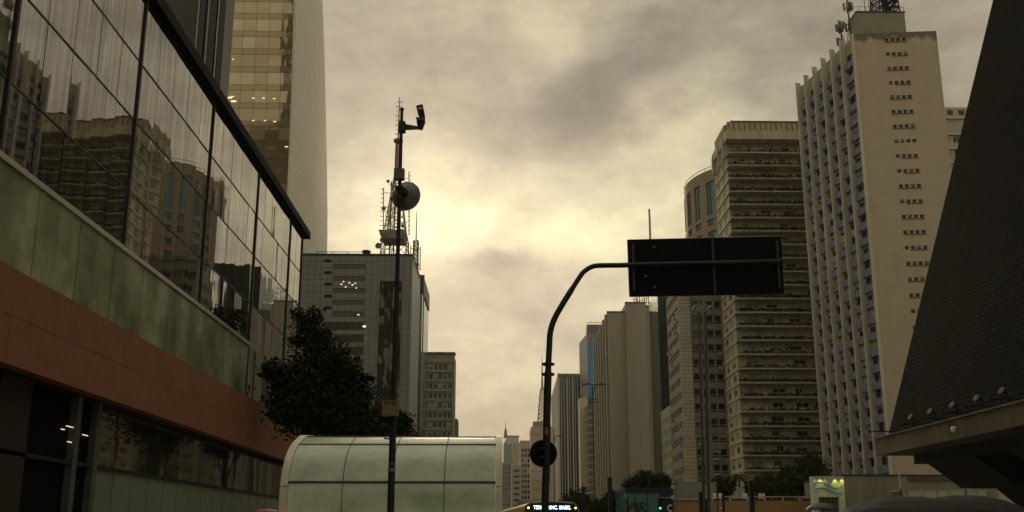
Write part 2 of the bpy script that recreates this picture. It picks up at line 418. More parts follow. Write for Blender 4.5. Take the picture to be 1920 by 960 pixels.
    mb = MB(); mb.box(XS-.1,XS+.10,Y0,70,ztr-.05,ztr+.09); mb.build('shopfront_transom', M_blk, rt)
    mb = MB(); mb.box(-40,XS-.12,Y0,70,0.03,zb+.015); mb.build('shop_interior_wall', mat('dark shop wall',(.007,.006,.005),.9,spec=.1), rt)
    for yy in (27.6, 29.0):
        mb = MB(); mb.box(XS-.1,XS+.15,yy-.14,yy+.16,.14,zb); mb.build('shopfront_post', mat('grey green post',(.11,.11,.085),.6,var=.3,vscale=2), rt)
    mb = MB(); mb.box(XS-.1,XS+.10,23.2,24.8,.14,zb); mb.build('brown_pier', mat('brown pier',(.035,.02,.011),.8,var=.2), rt)
    for (px,py,l) in ((135,801,.9),(118,805,.25),(160,816,.45),(132,829,.45)):
        p = atX(px,py,XS+.05); mb = MB(); mb.box(p.x-.02,p.x+.01,p.y-l*.4,p.y+l*.4,p.z-.014,p.z+.014); mb.build('reflection_strip', MATS.get('dim lamp and reflection glow') or emit_mat('dim lamp and reflection glow',(1,.85,.55),.7), rt)  # glowing bars standing for strips of reflected light in the dark entry
mall()

# ================================================================== generic tower
def tower(name, label, cat, poly, h, wallm, faces, group=None, z0=0, extra=None):
    """poly CCW footprint; faces {edge index: spec}; spec: rects list [(u0,u1,v0,v1,kw)]"""
    cx = sum(p[0] for p in poly)/len(poly); cy = sum(p[1] for p in poly)/len(poly)
    rt = thing(name, label, cat, (cx,cy,z0), group)
    mb = MB(); n = len(poly); wins = []; Fs = []
    for i in range(n):
        F = Face(poly[i], poly[(i+1)%n], z0); Fs.append(F)
        rects = faces[i](F, h) if i in faces else []
        holed(mb, F, F.W, h, [r[:4] for r in rects], .25)
        for r in rects:
            q = dict(F=F,u0=r[0],u1=r[1],v0=r[2],v1=r[3]); q.update(r[4]); wins.append(q)
    mb.poly([(p[0],p[1],z0+h) for p in poly])
    mb.build('wall', wallm, rt)
    place_windows(rt, wins)
    if extra: extra(rt, Fs)
    return rt
def grid(u0, u1, cols, ww, v0, v1, fh, wh, **kw):
    """regular window grid between u0..u1 and v0..v1; frac u allowed as <=1 floats of W via lambda"""
    def f(F, h):
        a = u0 if u0 >= 0 else F.W+u0; b = F.W+u1 if u1 <= 0 else u1
        top = h+v1 if v1 <= 0 else v1; out = []; step = (b-a)/cols; z = v0
        while z+wh < top:
            for c in range(cols):
                u = a+step*(c+.5)-ww/2; k = dict(kw)
                k.setdefault('mats', [M_dark, M_frame, M_blind])
                if random.random() < kw.get('pb', .3): k['blind'] = random.choice((.25,.5,.8))
                k.pop('pb', None)
                out.append((round(u,3), round(u+ww,3), round(z,3), round(z+wh,3), k))
            z += fh
        return out
    return f
def rect4(x0, x1, y0, y1): return [(x0,y0),(x1,y0),(x1,y1),(x0,y1)]

def lattice(mb, base, half0, half1, z0, z1, n, t=.14, m=0, tri=False):
    """square lattice mast segment"""
    cx, cy = base
    def c(k, z):
        f = (z-z0)/(z1-z0); hh = half0+(half1-half0)*f
        return Vector((cx+(-1,1,1,-1)[k]*hh, cy+(-1,-1,1,1)[k]*hh, z))
    for k in range(4): mb.bar(c(k,z0), c(k,z1), t*1.3, m)
    zs = [z0+(z1-z0)*i/n for i in range(n+1)]
    for i in range(n):
        for k in range(4):
            mb.bar(c(k,zs[i]), c((k+1)%4,zs[i+1]), t*.7, m); mb.bar(c((k+1)%4,zs[i]), c(k,zs[i+1]), t*.7, m)
            mb.bar(c(k,zs[i+1]), c((k+1)%4,zs[i+1]), t*.7, m)

# ------------------------------------------------------------------ FAR LEFT: black ribbed tower, gold glass tower
def black_tower():
    x1 = at(419,90,84).x
    poly = rect4(x1-26, x1, 84, 86.5)
    def extra(rt, Fs):
        F = Fs[0]
        for px in (372,391,410):
            u = at(px,60,84).x - (x1-26); mb = MB(); mb.fbox(F,u-.07,u+.07,0,96,.32,.45); mb.build('bright_fin', mat('pale fin',(.42,.38,.30),.5), rt)
        for px in (380,401,418):
            u = at(px,60,84).x - (x1-26); mb = MB(); mb.fbox(F,u-.45,u+.25,0,96,0,.30); mb.build('black_pier', mat('black cladding',(.015,.013,.012),.35), rt)
    tower('ribbed_black_tower','black tower behind the mirrored mall, with thin pale vertical fins','tower',poly,96,mat('dark bronze cladding',(.05,.035,.02),.4,var=.3,vscale=.2),{},extra=extra)
black_tower()

def gold_tower():
    YF = 186.0; H = 182
    c0 = at(541,395,YF); xl = at(380,300,YF).x; xc = c0.x
    yfar = YF*xc/at(614,470,YF).x          # street side keeps its line, so the far end is deeper
    rt = thing('gold_glass_tower','tall tower with gold mirror glass and a curved pale stone side','office tower',((xl+xc)/2,(YF+yfar)/2,0))
    gold = glass_mat('gold glass',(.40,.315,.18),.04,.75,.05,.22,(1,1,.35))
    gold2 = glass_mat('gold glass pale',(.50,.41,.25),.06,.6,.05,.22,(1,1,.35))
    gsp = glass_mat('gold spandrel',(.33,.26,.15),.08,.7,.03,.3,(1,1,.35))
    def xr(z):  # corner leans away slightly, as curved tower
        f = max(0,(z-65)/78); return xc - 1.3*f*f
    step = 3.36; ncol = int((xc-xl)/step)+1; fh = 5.07; k = 0; z = 3
    lit = {(int((at(px,py,YF).z-3)/fh), int((xc-at(px,py,YF).x)/step)) for px,py in ((430,183),(438,190),(437,182))}
    while z < H-fh:
        mb = MB()
        for c in range(ncol):
            b = xr(z)-step*c; a = b-step
            t1,t2 = random.gauss(0,.006),random.gauss(0,.006)
            m = 1 if (k%3==1 and random.random()<.7) or random.random()<.08 else 0
            mb.quad((a+.04,YF+t1,z+.05),(b-.04,YF-t1,z+.05),(b-.04,YF-t1+t2,z+3.36),(a+.04,YF+t1+t2,z+3.36),m)
        mb.build('window_band',[gold,gold2],rt)
        mb = MB()
        for c in range(ncol):
            b = xr(z)-step*c; a = b-step; t1 = random.gauss(0,.005)
            mb.quad((a+.04,YF+t1,z+3.46),(b-.04,YF-t1,z+3.46),(b-.04,YF-t1,z+fh-.04),(a+.04,YF+t1,z+fh-.04))
        mb.build('spandrel_band',gsp,rt)
        z += fh; k += 1
    for px,py,s in ((430,183,.62),(438,190,.6),(436,181,.4),(475,184,.3),(494,184,.3),(514,185,.3),(475,226,.3),(497,226,.3),(515,228,.35),(437,111,.2),(537,275,.4)):
        p = at(px,py,YF-.05); mb = MB(); mb.box(p.x-s,p.x+s,YF-.09,YF-.05,p.z-.12,p.z+.12); mb.build('office_light',M_spot if s > .5 else emit_mat('dim lamp and reflection glow',(1,.85,.55),.7),rt)
    mb = MB()  # core
    mb.box(xl-2,xc-6.5,YF+.12,yfar-3,0,H-1); mb.box(xl-2,xc-3.5,YF+.1,YF+.2,0,H-.5); mb.build('core_wall',M_dframe,rt)
    # curved pale stone side
    stone = bpy.data.materials.new('pale stone side'); stone.use_nodes = True; nt = stone.node_tree; b = nt.nodes['Principled BSDF']; b.inputs['Roughness'].default_value=.6
    tc = nt.nodes.new('ShaderNodeTexCoord'); sp = nt.nodes.new('ShaderNodeSeparateXYZ'); nt.links.new(tc.outputs['Object'], sp.inputs[0])
    u = X(nt,sp.outputs[1]); vv = X(nt,sp.outputs[2])
    cb = nt.nodes.new('ShaderNodeCombineXYZ'); nt.links.new(u.s,cb.inputs[0]); nt.links.new(vv.s,cb.inputs[1])
    br = nt.nodes.new('ShaderNodeTexBrick'); br.offset=0; br.inputs['Scale'].default_value=1; br.inputs['Brick Width'].default_value=13; br.inputs['Row Height'].default_value=5.07; br.inputs['Mortar Size'].default_value=.06
    br.inputs['Color1'].default_value=(.66,.61,.50,1); br.inputs['Color2'].default_value=(.62,.57,.46,1); br.inputs['Mortar'].default_value=(.38,.34,.27,1)
    nt.links.new(cb.outputs[0],br.inputs['Vector']); nt.links.new(br.outputs[0],b.inputs['Base Color'])
    mb = MB(); nz, ny = 24, 10
    prof = [(470,614),(395,614.3),(300,613),(200,611),(100,608.5),(0,605)]
    def edge(z):
        # px of the far top edge as function of height at yfar
        lo = prof[0]
        pts = [(at(px,py,yfar).z, at(px,py,yfar).x) for py,px in prof]
        if z <= pts[0][0]: return pts[0][1]
        for (z0_,x0_),(z1_,x1_) in zip(pts[:-1],pts[1:]):
            if z <= z1_: return x0_+(x1_-x0_)*(z-z0_)/(z1_-z0_)
        return pts[-1][1]-.12*(z-pts[-1][0])
    P = [[Vector((xr(H*i/nz)+(edge(H*i/nz)-xr(H*i/nz))*(j/ny)+.6*math.sin(math.pi*j/ny), YF-.15+(yfar-YF)*j/ny, H*i/nz)) for j in range(ny+1)] for i in range(nz+1)]
    for i in range(nz):
        for j in range(ny):
            mb.quad(P[i][j],P[i][j+1],P[i+1][j+1],P[i+1][j])
            o_ = Vector((-.5,0,0)); mb.quad(P[i][j]+o_,P[i+1][j]+o_,P[i+1][j+1]+o_,P[i][j+1]+o_)
        o_ = Vector((-.5,0,0)); mb.quad(P[i][0],P[i+1][0],P[i+1][0]+o_,P[i][0]+o_); mb.quad(P[i][ny],P[i][ny]+o_,P[i+1][ny]+o_,P[i+1][ny])
    mb.build('stone_side',stone,rt)
gold_tower()

# ------------------------------------------------------------------ grey tiled block with mirror strips
def tiled_block():
    YF = 165.0; c = at(771,600,YF); top = at(720,479,YF).z; xl = at(556,478,YF).x; x1 = c.x
    tile = tile_mat('grey facade tile',(.25,.24,.20),(.10,.095,.08),1.36,1.36,.055,.45,.0,.10,.35)
    rt = thing('tiled_office_block','grey tiled office block with wavy mirror strips, behind the dark tree','office block',((xl+x1)/2,YF+12,0))
    yfar = 181.5
    xa, xb = at(605,600,YF).x-xl, at(683,600,YF).x-xl
    xc_, xd = at(710,600,YF).x-xl, at(752,600,YF).x-xl
    F = Face((xl,YF),(x1,YF),0)
    z600, z527 = at(700,596,YF).z, at(730,527,YF).z
    rects = []; slits = []
    for py in (489,511,533,555,577):
        z = at(612,py,YF).z; slits.append((at(608,py,YF).x-xl, at(622,py,YF).x-xl, z-.33, z+.33))
    fl = 2.72; bands = []; z = z600-fl
    while z > 6: bands.append((xa,xb,z,z+1.8)); z -= fl
    bz = top-4
    bands2 = []
    for py in (500,522,545,567,589):
        z = at(640,py,YF).z; bands2.append((at(624,py,YF).x-xl, xb, z-.6, z+.6))
    strip = (xc_,xd,4,z527)
    mb = MB(); holed(mb,F,F.W,top,slits+bands+bands2+[strip],.15); mb.poly([(xl,YF,top),(x1,YF,top),(x1,yfar,top),(xl,yfar,top)])
    mb.quad((x1,YF,0),(x1,yfar,0),(x1,yfar,top),(x1,YF,top)); mb.quad((xl,YF,0),(xl,YF,top),(xl,yfar,top),(xl,yfar,0)); mb.quad((xl,yfar,0),(xl,yfar,top),(x1,yfar,top),(x1,yfar,0))
    mb.build('wall',tile,rt)
    mg = glass_mat('wavy mirror strip',(.085,.08,.065),.04,.6,.35,.30,(1,1,.5))
    mg2 = glass_mat('band mirror glass',(.16,.15,.12),.08,.6,.10,.3,(1,1,.5))
    mg3 = mat('smoky glass band',(.13,.12,.095),.25)
    for i,r in enumerate(slits):
        m_ = MB(); m_.fbox(F,*r,-.3,-.14); m_.build('slit_window',M_dark,rt)
    for r in bands:
        m_ = MB(); n = 8
        for k in range(n):
            u0 = r[0]+(r[1]-r[0])*k/n; u1 = r[0]+(r[1]-r[0])*(k+1)/n; t = random.gauss(0,.01)
            m_.quad(F.pt(u0,r[2],-.1+t),F.pt(u1-.08,r[2],-.1-t),F.pt(u1-.08,r[3],-.1-t),F.pt(u0,r[3],-.1+t))
        m_.build('window_band',mg2,rt)
    for r in bands2: m_ = MB(); m_.fbox(F,*r,-.3,-.12); m_.build('window_band',mg3,rt)
    m_ = MB(); z = strip[2]
    while z < strip[3]:
        for k in range(4):
            u0 = xc_+(xd-xc_)*k/4; u1 = xc_+(xd-xc_)*(k+1)/4; t = random.gauss(0,.03); t2 = random.gauss(0,.03); zz = min(z+1.75,strip[3])
            m_.quad(F.pt(u0+.03,z+.03,-.1+t),F.pt(u1-.03,z+.03,-.1-t),F.pt(u1-.03,zz,-.1-t+t2),F.pt(u0+.03,zz,-.1+t+t2))
        z += 1.75
    m_.build('mirror_strip',mg,rt)
    m_ = MB(); m_.fbox(F,0,F.W,top,top+.35,-.6,.15); m_.box(x1-.6,x1+.15,YF+.62,yfar,top,top+.35); m_.build('parapet_cap',M_dframe,rt)
    for px in (612,640,668):
        p = at(px,474,YF+1); m_ = MB(); m_.box(p.x-2.2,p.x+1.8,YF+1,YF+1.1,top+1.1,top+1.22); m_.box(p.x-2.1,p.x-2,YF+1,YF+1.1,top+.3,top+1.2); m_.box(p.x+1.6,p.x+1.7,YF+1,YF+1.1,top+.3,top+1.2); m_.build('roof_railing',M_blk,rt)
    p = at(687,474,YF+2); m_ = MB(); m_.lathe((p.x,YF+2,top),(0,0,1),[(0,.7),(1.2,.7),(1.3,.95),(1.7,.95)],10); m_.build('roof_vent',M_blk,rt)
    for px,py,s in ((640,533,.16),(648,538,.16),(655,530,.16),(661,534,.2),(666,531,.14),(668,540,.12),(644,528,.12),(672,590,.2),(683,612,.3)):
        q = at(px,py,YF-.1); m_ = MB(); m_.box(q.x-s,q.x+s,YF-.12,YF-.06,q.z-.12,q.z+.12); m_.build('office_light',M_spot if s>.25 else MATS['dim lamp and reflection glow'],rt)
tiled_block()

def teal_block():
    YF = 240.0; x1 = at(788,700,YF).x; top = at(782,518,YF).z
    poly = rect4(x1-12,x1,YF,262)
    def extra(rt,Fs):
        for F in Fs[:2]:
            mb = MB(); mb.fbox(F,0.02,F.W-.02,2,top-6,.03,.10); mb.build('curtain_wall',tile_mat('teal curtain wall',(.10,.17,.15),(.04,.07,.06),1.6,3.4,.09,.15,.5),rt)
            mb = MB(); mb.fbox(F,-.1,F.W+.1,top-5,top+.4,.05,.35); mb.build('roof_band',M_dframe,rt)
        mb = MB(); mb.fbox(Fs[1],-.3,.3,0,top+.4,.36,.7); mb.build('corner_fin',M_steel,rt)
    tower('teal_curtain_wall_block','narrow teal glass block squeezed behind the grey tiled office block','office block',poly,top,M_dframe,{},extra=extra)
teal_block()

def slab_offices():
    YF = 290.0; x1 = at(850,750,YF).x; top = at(818,663,YF).z; xl = at(770,750,YF).x-3; W = x1-xl
    spec = grid(.6,-.5,10,W/10-.55,4.0,-1.8,3.62,2.25,split=2,fw=.12,pb=.35)
    def extra(rt,Fs):
        F = Fs[0]
        z = 3.3; 
        while z < top:
            mb = MB(); mb.fbox(F,0,F.W,z-.1,z+.12,0,.35); mb.build('sill_course',mat('pale sill',(.34,.33,.27),.7),rt); z += 3.62
        mb = MB(); mb.fbox(F,-.2,F.W+.5,top,top+.5,-4,.6); mb.build('roof_edge',M_conc,rt)
        mb = MB(); mb.fbox(F,F.W-.45,F.W-.02,0,top,.02,.25); mb.build('corner_pier',M_conc,rt)
    tower('slab_office_building','small flat-roofed office building of eight window rows right of the tiled block','office building',rect4(xl,x1,YF,YF+14),top,mat('grey green render',(.30,.29,.22),.8,var=.25,vscale=.4),{0:spec},extra=extra)
    p = at(856,790,300); tower('low_roof_annex','low stepped annex at the foot of the small flat-roofed office building','annex',rect4(at(846,800,300).x-8,p.x,306,316),at(855,785,306).z,M_conc,{1:grid(.5,-.5,3,1.2,3,-1,3.4,1.4)})
slab_offices()

# ------------------------------------------------------------------ broadcasting masts
def tv_tower():
    Y = 250.0; P = lambda px,py: at(px,py,Y); c = P(742,430); cx = c.x
    red = mat('faded red mast paint',(.36,.15,.09),.6,.2); wht = mat('mast grey white',(.42,.38,.31),.6,.2)
    rt = thing('broadcast_tower','tall red and white lattice broadcasting tower above the grey tiled roof','lattice tower',(cx,Y,0))
    mb = MB(); zp = P(742,447).z
    lattice(mb,(cx,Y),6.8,3.9,0,zp,14,.25); mb.build('lattice_legs',red,rt)
    mb = MB(); lattice(mb,(cx-1.2,Y),.7,.7,0,zp+20,26,.16); mb.build('cable_shaft',M_blk,rt)
    w_ = (P(763,447).x-P(713,447).x)/2; pc = P(738,447).x
    mb = MB(); zt_, zb_ = P(742,440).z, P(742,454).z
    a=[(pc-w_*sx,Y+w_*sy) for sx,sy in ((1,-1),(-1,-1),(-1,1),(1,1))]
    mb.hexa([(pc+s*w_*.8,Y+t*w_*.8,zb_) for s,t in ((-1,-1),(1,-1),(1,1),(-1,1))]+[(pc+s*w_,Y+t*w_,zt_) for s,t in ((-1,-1),(1,-1),(1,1),(-1,1))]); mb.build('work_platform',mat('platform grating',(.32,.29,.24),.7),rt)
    z1 = P(742,335).z; mb = MB(); lattice(mb,(cx,Y),3.4,1.0,zt_,z1,8,.19); mb.build('upper_lattice',wht,rt)
    z2 = P(742,268).z; mb = MB(); lattice(mb,(cx,Y),.75,.65,z1,z2,14,.24); mb.build('slender_lattice',red,rt)
    mb = MB(); mb.lathe((cx,Y,z2),(0,0,1),[(0,.7),(.4,1.6),(1.0,1.6),(1.4,.6)],10); mb.build('ring_platform',red,rt)
    z3 = P(745,183).z; mb = MB(); mb.tube([(cx,Y,z2),(cx,Y,z3)],[.32,.14],6)
    k = 0; z = z2+1.5
    while z < z3: mb.bar((cx-.9,Y-.1,z),(cx+.9,Y+.1,z+.15),.16); mb.bar((cx-.9*(k%2*2-1),Y,z-.35),(cx-.9*(k%2*2-1),Y,z+.55),.14); z += 1.7; k += 1
    mb.build('top_aerial',M_steel,rt)
    for px,y0,y1 in ((719,352,440),(767,322,440),(728,385,440)):
        p0,p1 = P(px,y0),P(px,y1); mb = MB(); mb.bar(p0,p1,.26); z = p1.z; k=0
        while z < p0.z: mb.bar((p0.x,Y,z),(p0.x+(-.8 if px<740 else .8),Y,z+.1),.18); z += 1.6; k+=1
        for q in (.2,.6,.9): mb.bar((p0.x,Y,p1.z+(p0.z-p1.z)*q),(cx,Y,p1.z+(p0.z-p1.z)*q-.6),.16)
        mb.build('dipole_mast',M_steel,rt)
    for px,py,r in ((712,466,1.05),(719,455,.8),(722,397,.75),(730,346,.55),(757,430,.5)):
        p = P(px,py); mb = MB(); mb.lathe((p.x,Y-2,p.z),(-.2,-1,.05),[(0,r*.25),(.25,r*.85),(.5,r),(.62,r),(.62,r*.9),(.45,0)],14); mb.tube([(p.x,Y-1.9,p.z),(p.x,Y,p.z),(cx,Y,p.z-.3)],.09,5); mb.build('dish',M_steel,rt,smooth=False)
tv_tower()
def side_mast():
    Y = 252.0; p0 = at(779,452,Y); cx = p0.x+.2; roof = at(782,517,Y).z-.3
    rt = thing('lattice_aerial_mast','short lattice aerial with a thin rod, right of the tall broadcasting tower','aerial mast',(cx,Y,roof))
    mb = MB(); lattice(mb,(cx,Y),.75,.75,roof,p0.z,9,.24); mb.build('lattice',M_steel,rt)
    mb = MB(); mb.tube([(cx,Y,p0.z),(cx,Y,at(780,398,Y).z)],[.22,.1],6); mb.build('rod',M_steel,rt)
    for d,a,b in ((-1.7,460,500),(1.5,462,508)):
        mb = MB(); z0_,z1_ = at(775,b,Y).z,at(775,a,Y).z; mb.bar((cx+d,Y,z0_),(cx+d,Y,z1_),.24); mb.bar((cx+d,Y,z0_+1),(cx,Y,z0_+.6),.18); mb.bar((cx+d,Y,z1_-1),(cx,Y,z1_-1.4),.18)
        mb.build('aerial',M_steel,rt)
    mb = MB(); mb.box(cx-1.1,cx+1.1,Y-1.1,Y+1.1,at(779,495,Y).z-.2,at(779,495,Y).z+.15); mb.build('collar',M_blk,rt)
side_mast()

# ================================================================== RIGHT SIDE
# ------------------------------------------------------------------ slab tower with vertical blades
def blade_tower():
    H = at(1500,165,148).z
    d = _RM @ Vector(((1600-PX)/F_PX,-(68-PY)/F_PX,-1)); t = (H-CAM_H)/d.z
    N_ = Vector((d.x*t,d.y*t)); far = at(1500,165,148); Fp = Vector((far.x,far.y))
    right = at(1755,58,N_.y)
    d2 = _RM @ Vector(((1755-PX)/F_PX,-(55-PY)/F_PX,-1)); t2 = (H+.8-CAM_H)/d2.z; Rt = Vector((d2.x*t2,d2.y*t2))
    Bk = Rt+(Fp-N_)
    rt = thing('bladed_slab_tower','tall tan slab tower with pale vertical blades and lavender panels','apartment tower',((N_.x+Bk.x)/2,(N_.y+Bk.y)/2,0))
    FE = Face(N_,Rt,0); FS = Face(Fp,N_,0)
    tan = bpy.data.materials.new('tan render'); tan.use_nodes=True; nt = tan.node_tree; b = nt.nodes['Principled BSDF']; b.inputs['Roughness'].default_value=.85
    tc = nt.nodes.new('ShaderNodeTexCoord'); n = nt.nodes.new('ShaderNodeTexNoise'); n.inputs['Scale'].default_value=.35; n.inputs['Detail'].default_value=9; n.inputs['Roughness'].default_value=.65; nt.links.new(tc.outputs['Object'],n.inputs['Vector'])
    rp = nt.nodes.new('ShaderNodeValToRGB'); nt.links.new(n.outputs['Fac'],rp.inputs[0]); rp.color_ramp.elements[0].position=.3; rp.color_ramp.elements[0].color=(.47,.37,.25,1); rp.color_ramp.elements[1].position=.7; rp.color_ramp.elements[1].color=(.56,.45,.31,1)
    # soot along the top edge
    sp = nt.nodes.new('ShaderNodeSeparateXYZ'); nt.links.new(tc.outputs['Object'],sp.inputs[0])
    n2 = nt.nodes.new('ShaderNodeTexNoise'); n2.inputs['Scale'].default_value=.8; n2.inputs['Detail'].default_value=6; nt.links.new(tc.outputs['Object'],n2.inputs['Vector'])
    f = (X(nt,sp.outputs[2])+(X(nt,n2.outputs['Fac'])-.5)*4-(H-1.3))._op('MULTIPLY',1.1); f.s.node.use_clamp=True
    mm = nt.nodes.new('ShaderNodeMixRGB'); nt.links.new((f*.8).s,mm.inputs[0]); nt.links.new(rp.outputs[0],mm.inputs[1]); mm.inputs[2].default_value=(.09,.075,.055,1); nt.links.new(mm.outputs[0],b.inputs['Base Color'])
    pitch = 2.86; rects = []; z_first = at(1678,78,N_.y).z; top = H
    u0 = (at(1657,78,N_.y)-Vector((N_.x,N_.y,0))).x; k = 0; wins=[]
    z = z_first
    while z > 14:
        for j in range(4):
            u = u0+j*1.03; r = (u,u+.72,z-.36,z+.34); rects.append(r)
            wins.append(dict(F=FE,u0=r[0],u1=r[1],v0=r[2],v1=r[3],depth=.2,mats=[M_dark,M_frame,M_blind],fw=.04,split=1,blind=random.choice((0,0,0,0,.4))))
        z -= pitch
    mb = MB(); holed(mb,FE,FE.W,H+.5,rects,.2); mb.quad(FE.pt(FE.W,0),(Bk.x,Bk.y,0),(Bk.x,Bk.y,H+.5),FE.pt(FE.W,H+.5)); mb.quad((Bk.x,Bk.y,0),(Fp.x,Fp.y,0),(Fp.x,Fp.y,H+.5),(Bk.x,Bk.y,H+.5))
    mb.poly([(p.x,p.y,H) for p in (N_,Rt,Bk,Fp)]); mb.build('wall',tan,rt)
    place_windows(rt,wins,96,'stair_window')
    for z in sorted({round(q[2],3) for q in rects}):
        if random.random()<.8:
            m_ = MB(); a_ = random.choice((0,0,1.03)); m_.fbox(FE,u0-.08+a_,u0+3.9,z-.10,z-.02,.003,.14); m_.build('window_sill',mat('sill render',(.30,.23,.15),.85,var=.5,vscale=3),rt)
    # street side
    n_b = 6; W = FS.W; bay = W/n_b
    pan = mat('lavender panel',(.22,.215,.32),.6,var=.3,vscale=1.2); cream = mat('pale blade',(.62,.57,.42),.7,var=.2,vscale=.5,streak=True)
    sw = MB(); rr=[]; swins=[]
    for k in range(n_b):
        ua = k*bay+.42; ub = (k+1)*bay-.05
        z = 10.2
        while z+1.5 < H-1:
            rr.append((round(ua,3),round(ub,3),round(z,3),round(z+1.5,3))); swins.append((ua,ub,z,k)); z += pitch
    holed(sw,FS,W,H,rr,.2); sw.build('side_wall',mat('side wall render',(.40,.38,.29),.8,var=.2),rt)
    wl=[]
    for ua,ub,z,k in swins: wl.append(dict(F=FS,u0=ua,u1=ub,v0=z,v1=z+1.5,depth=.2,mats=[M_dark,M_frame,M_blind],fw=.06,split=2,blind=random.choice((0,0,.3,.6,.9))))
    place_windows(rt,wl,100)
    cnt=0; rest = MB()
    for ua,ub,z,k in sorted(swins,key=lambda q:-q[0]):
        if random.random()<.03: continue
        m_ = MB() if cnt<100 else rest
        dd = .38+random.uniform(-.03,.03)
        m_.fbox(FS,ua,ub,z-1.34,z-.04,.01,dd)
        if cnt<100: m_.build('lavender_panel',pan,rt)
        cnt+=1
    if rest.f: tag(rest.build('lavender_panel',pan,rt),kind='stuff')
    for k in range(n_b):
        m_ = MB(); m_.fbox(FS,k*bay-.02,k*bay+.26,9,H+.9,0,1.0); m_.build('blade',cream,rt)
    m_ = MB(); m_.fbox(FS,W-.12,W+.16,9,H+.4,.01,.5); m_.build('corner_blade',cream,rt)
    # penthouse
    a = at(1612,32,N_.y+2); b2 = at(1692,32,N_.y+2)
    m_ = MB(); m_.box(N_.x+1.5,b2.x,N_.y+1.2,N_.y+4.4,H,a.z+.4); m_.build('penthouse',mat('olive render',(.30,.27,.17),.8,var=.2),rt)
    m_ = MB(); m_.box(N_.x+1.4,b2.x+.1,N_.y+1.1,N_.y+4.5,a.z+.4,a.z+.65); m_.build('penthouse_cap',M_dframe,rt)
    for k in range(4):
        m_ = MB(); x = at(1636,50,N_.y+1.2).x+k*1.02; m_.box(x,x+.7,N_.y+1.14,N_.y+1.2,H+.95,H+1.4); m_.build('vent_slot',M_dark,rt)
    m_ = MB(); zz = a.z+.65; m_.box(N_.x+1,b2.x,N_.y+1.3,N_.y+1.36,zz+1.0,zz+1.06)
    for k in range(9): x = N_.x+1+(b2.x-N_.x-1)*k/8; m_.box(x-.03,x+.03,N_.y+1.3,N_.y+1.36,zz,zz+1)
    m_.build('roof_railing',M_blk,rt)
    # podium
    return N_, H, a.z+.65, b2.x
N_, TH, PH, PX1 = blade_tower()
def roof_aerials():
    def cell(name,label,x,y,z0,h,seed,panels):
        rnd = random.Random(seed); rt = thing(name,label,'aerial mast',(x,y,z0),'mobile phone masts on the slab tower roof')
        m_ = MB(); m_.tube([(x,y,z0),(x,y,z0+h)],.13,8); m_.build('pole',M_blk,rt)
        m_ = MB(); m_.bar((x,y,z0+h*.7),(x+1.4,y,z0),.12); m_.bar((x,y,z0+h*.6),(x-.2,y+1.5,z0),.12); m_.build('brace',M_blk,rt)
        for k in range(panels):
            a = rnd.uniform(0,6.28); r = rnd.uniform(.45,.8); zz = z0+h*rnd.choice((.45,.85,.9)); px,py = x+r*math.cos(a),y+r*math.sin(a)
            m_ = MB(); m_.hexa([(px+s*.15,py+t*.1,zz-.8) for s,t in ((-1,-1),(1,-1),(1,1),(-1,1))]+[(px+s*.15-.1,py+t*.1,zz+.8) for s,t in ((-1,-1),(1,-1),(1,1),(-1,1))]); m_.bar((x,y,zz-.5),(px,py,zz-.5),.08); m_.bar((x,y,zz+.5),(px,py,zz+.5),.08)
            m_.build('panel_antenna',M_steel,rt)
    p = at(1577,62,N_.y+6); cell('phone_mast','shorter mobile phone mast at the left edge of the slab tower roof',p.x,N_.y+6,TH,7.0,3,12)
    p = at(1592,40,N_.y+4); cell('phone_mast','taller mobile phone mast beside the olive penthouse',p.x,N_.y+4,TH,10.5,9,16)
    rt = thing('rooftop_lattice_mast','dark lattice mast hung with dishes on the olive penthouse roof','aerial mast',(at(1652,20,N_.y+5).x,N_.y+5,PH))
    x = at(1650,20,N_.y+5).x; m_ = MB(); lattice(m_,(x,N_.y+3.4),1.9,1.3,PH,PH+11,8,.2); m_.build('lattice',M_blk,rt)
    m_ = MB(); lattice(m_,(x+.2,N_.y+3.4),.35,.35,PH,PH+11,12,.16); m_.build('inner_shaft',M_blk,rt)
    rnd = random.Random(4)
    for k in range(11):
        a = rnd.uniform(-1.2,2.2); zz = PH+rnd.uniform(.6,5); r = rnd.uniform(.25,.5); xx = x+1.4*math.cos(a)+.3; yy = N_.y+4-rnd.random()
        m_ = MB(); m_.lathe((xx,yy,zz),(rnd.uniform(-1,1),-.6,.1),[(0,r*.4),(.2,r),(.45,r),(.46,.01)],10); m_.bar((xx,yy,zz),(x+1,N_.y+4.4,zz),.1); m_.build('dish',M_blk,rt)
    for dx_,h,lab in ((-3.4,6,'whip aerial of middling height at the left edge of the olive penthouse'),(-1.9,2.2,'stubby whip aerial close to the left of the penthouse lattice mast'),(3.2,1.8,'short whip aerial at the right end of the olive penthouse roof'),(-2.6,9,'tallest whip aerial on the olive penthouse roof')):
        rr = thing('whip_aerial',lab,'aerial',(x+dx_,N_.y+4,PH),'whip aerials on the penthouse roof')
        m_ = MB(); m_.tube([(x+dx_,N_.y+4,PH),(x+dx_,N_.y+4,PH+h)],.06,6); 
        for q in (.5,.75): m_.bar((x+dx_-.3,N_.y+4,PH+h*q),(x+dx_+.3,N_.y+4,PH+h*q),.07)
        m_.build('rod',M_blk,rr)
roof_aerials()

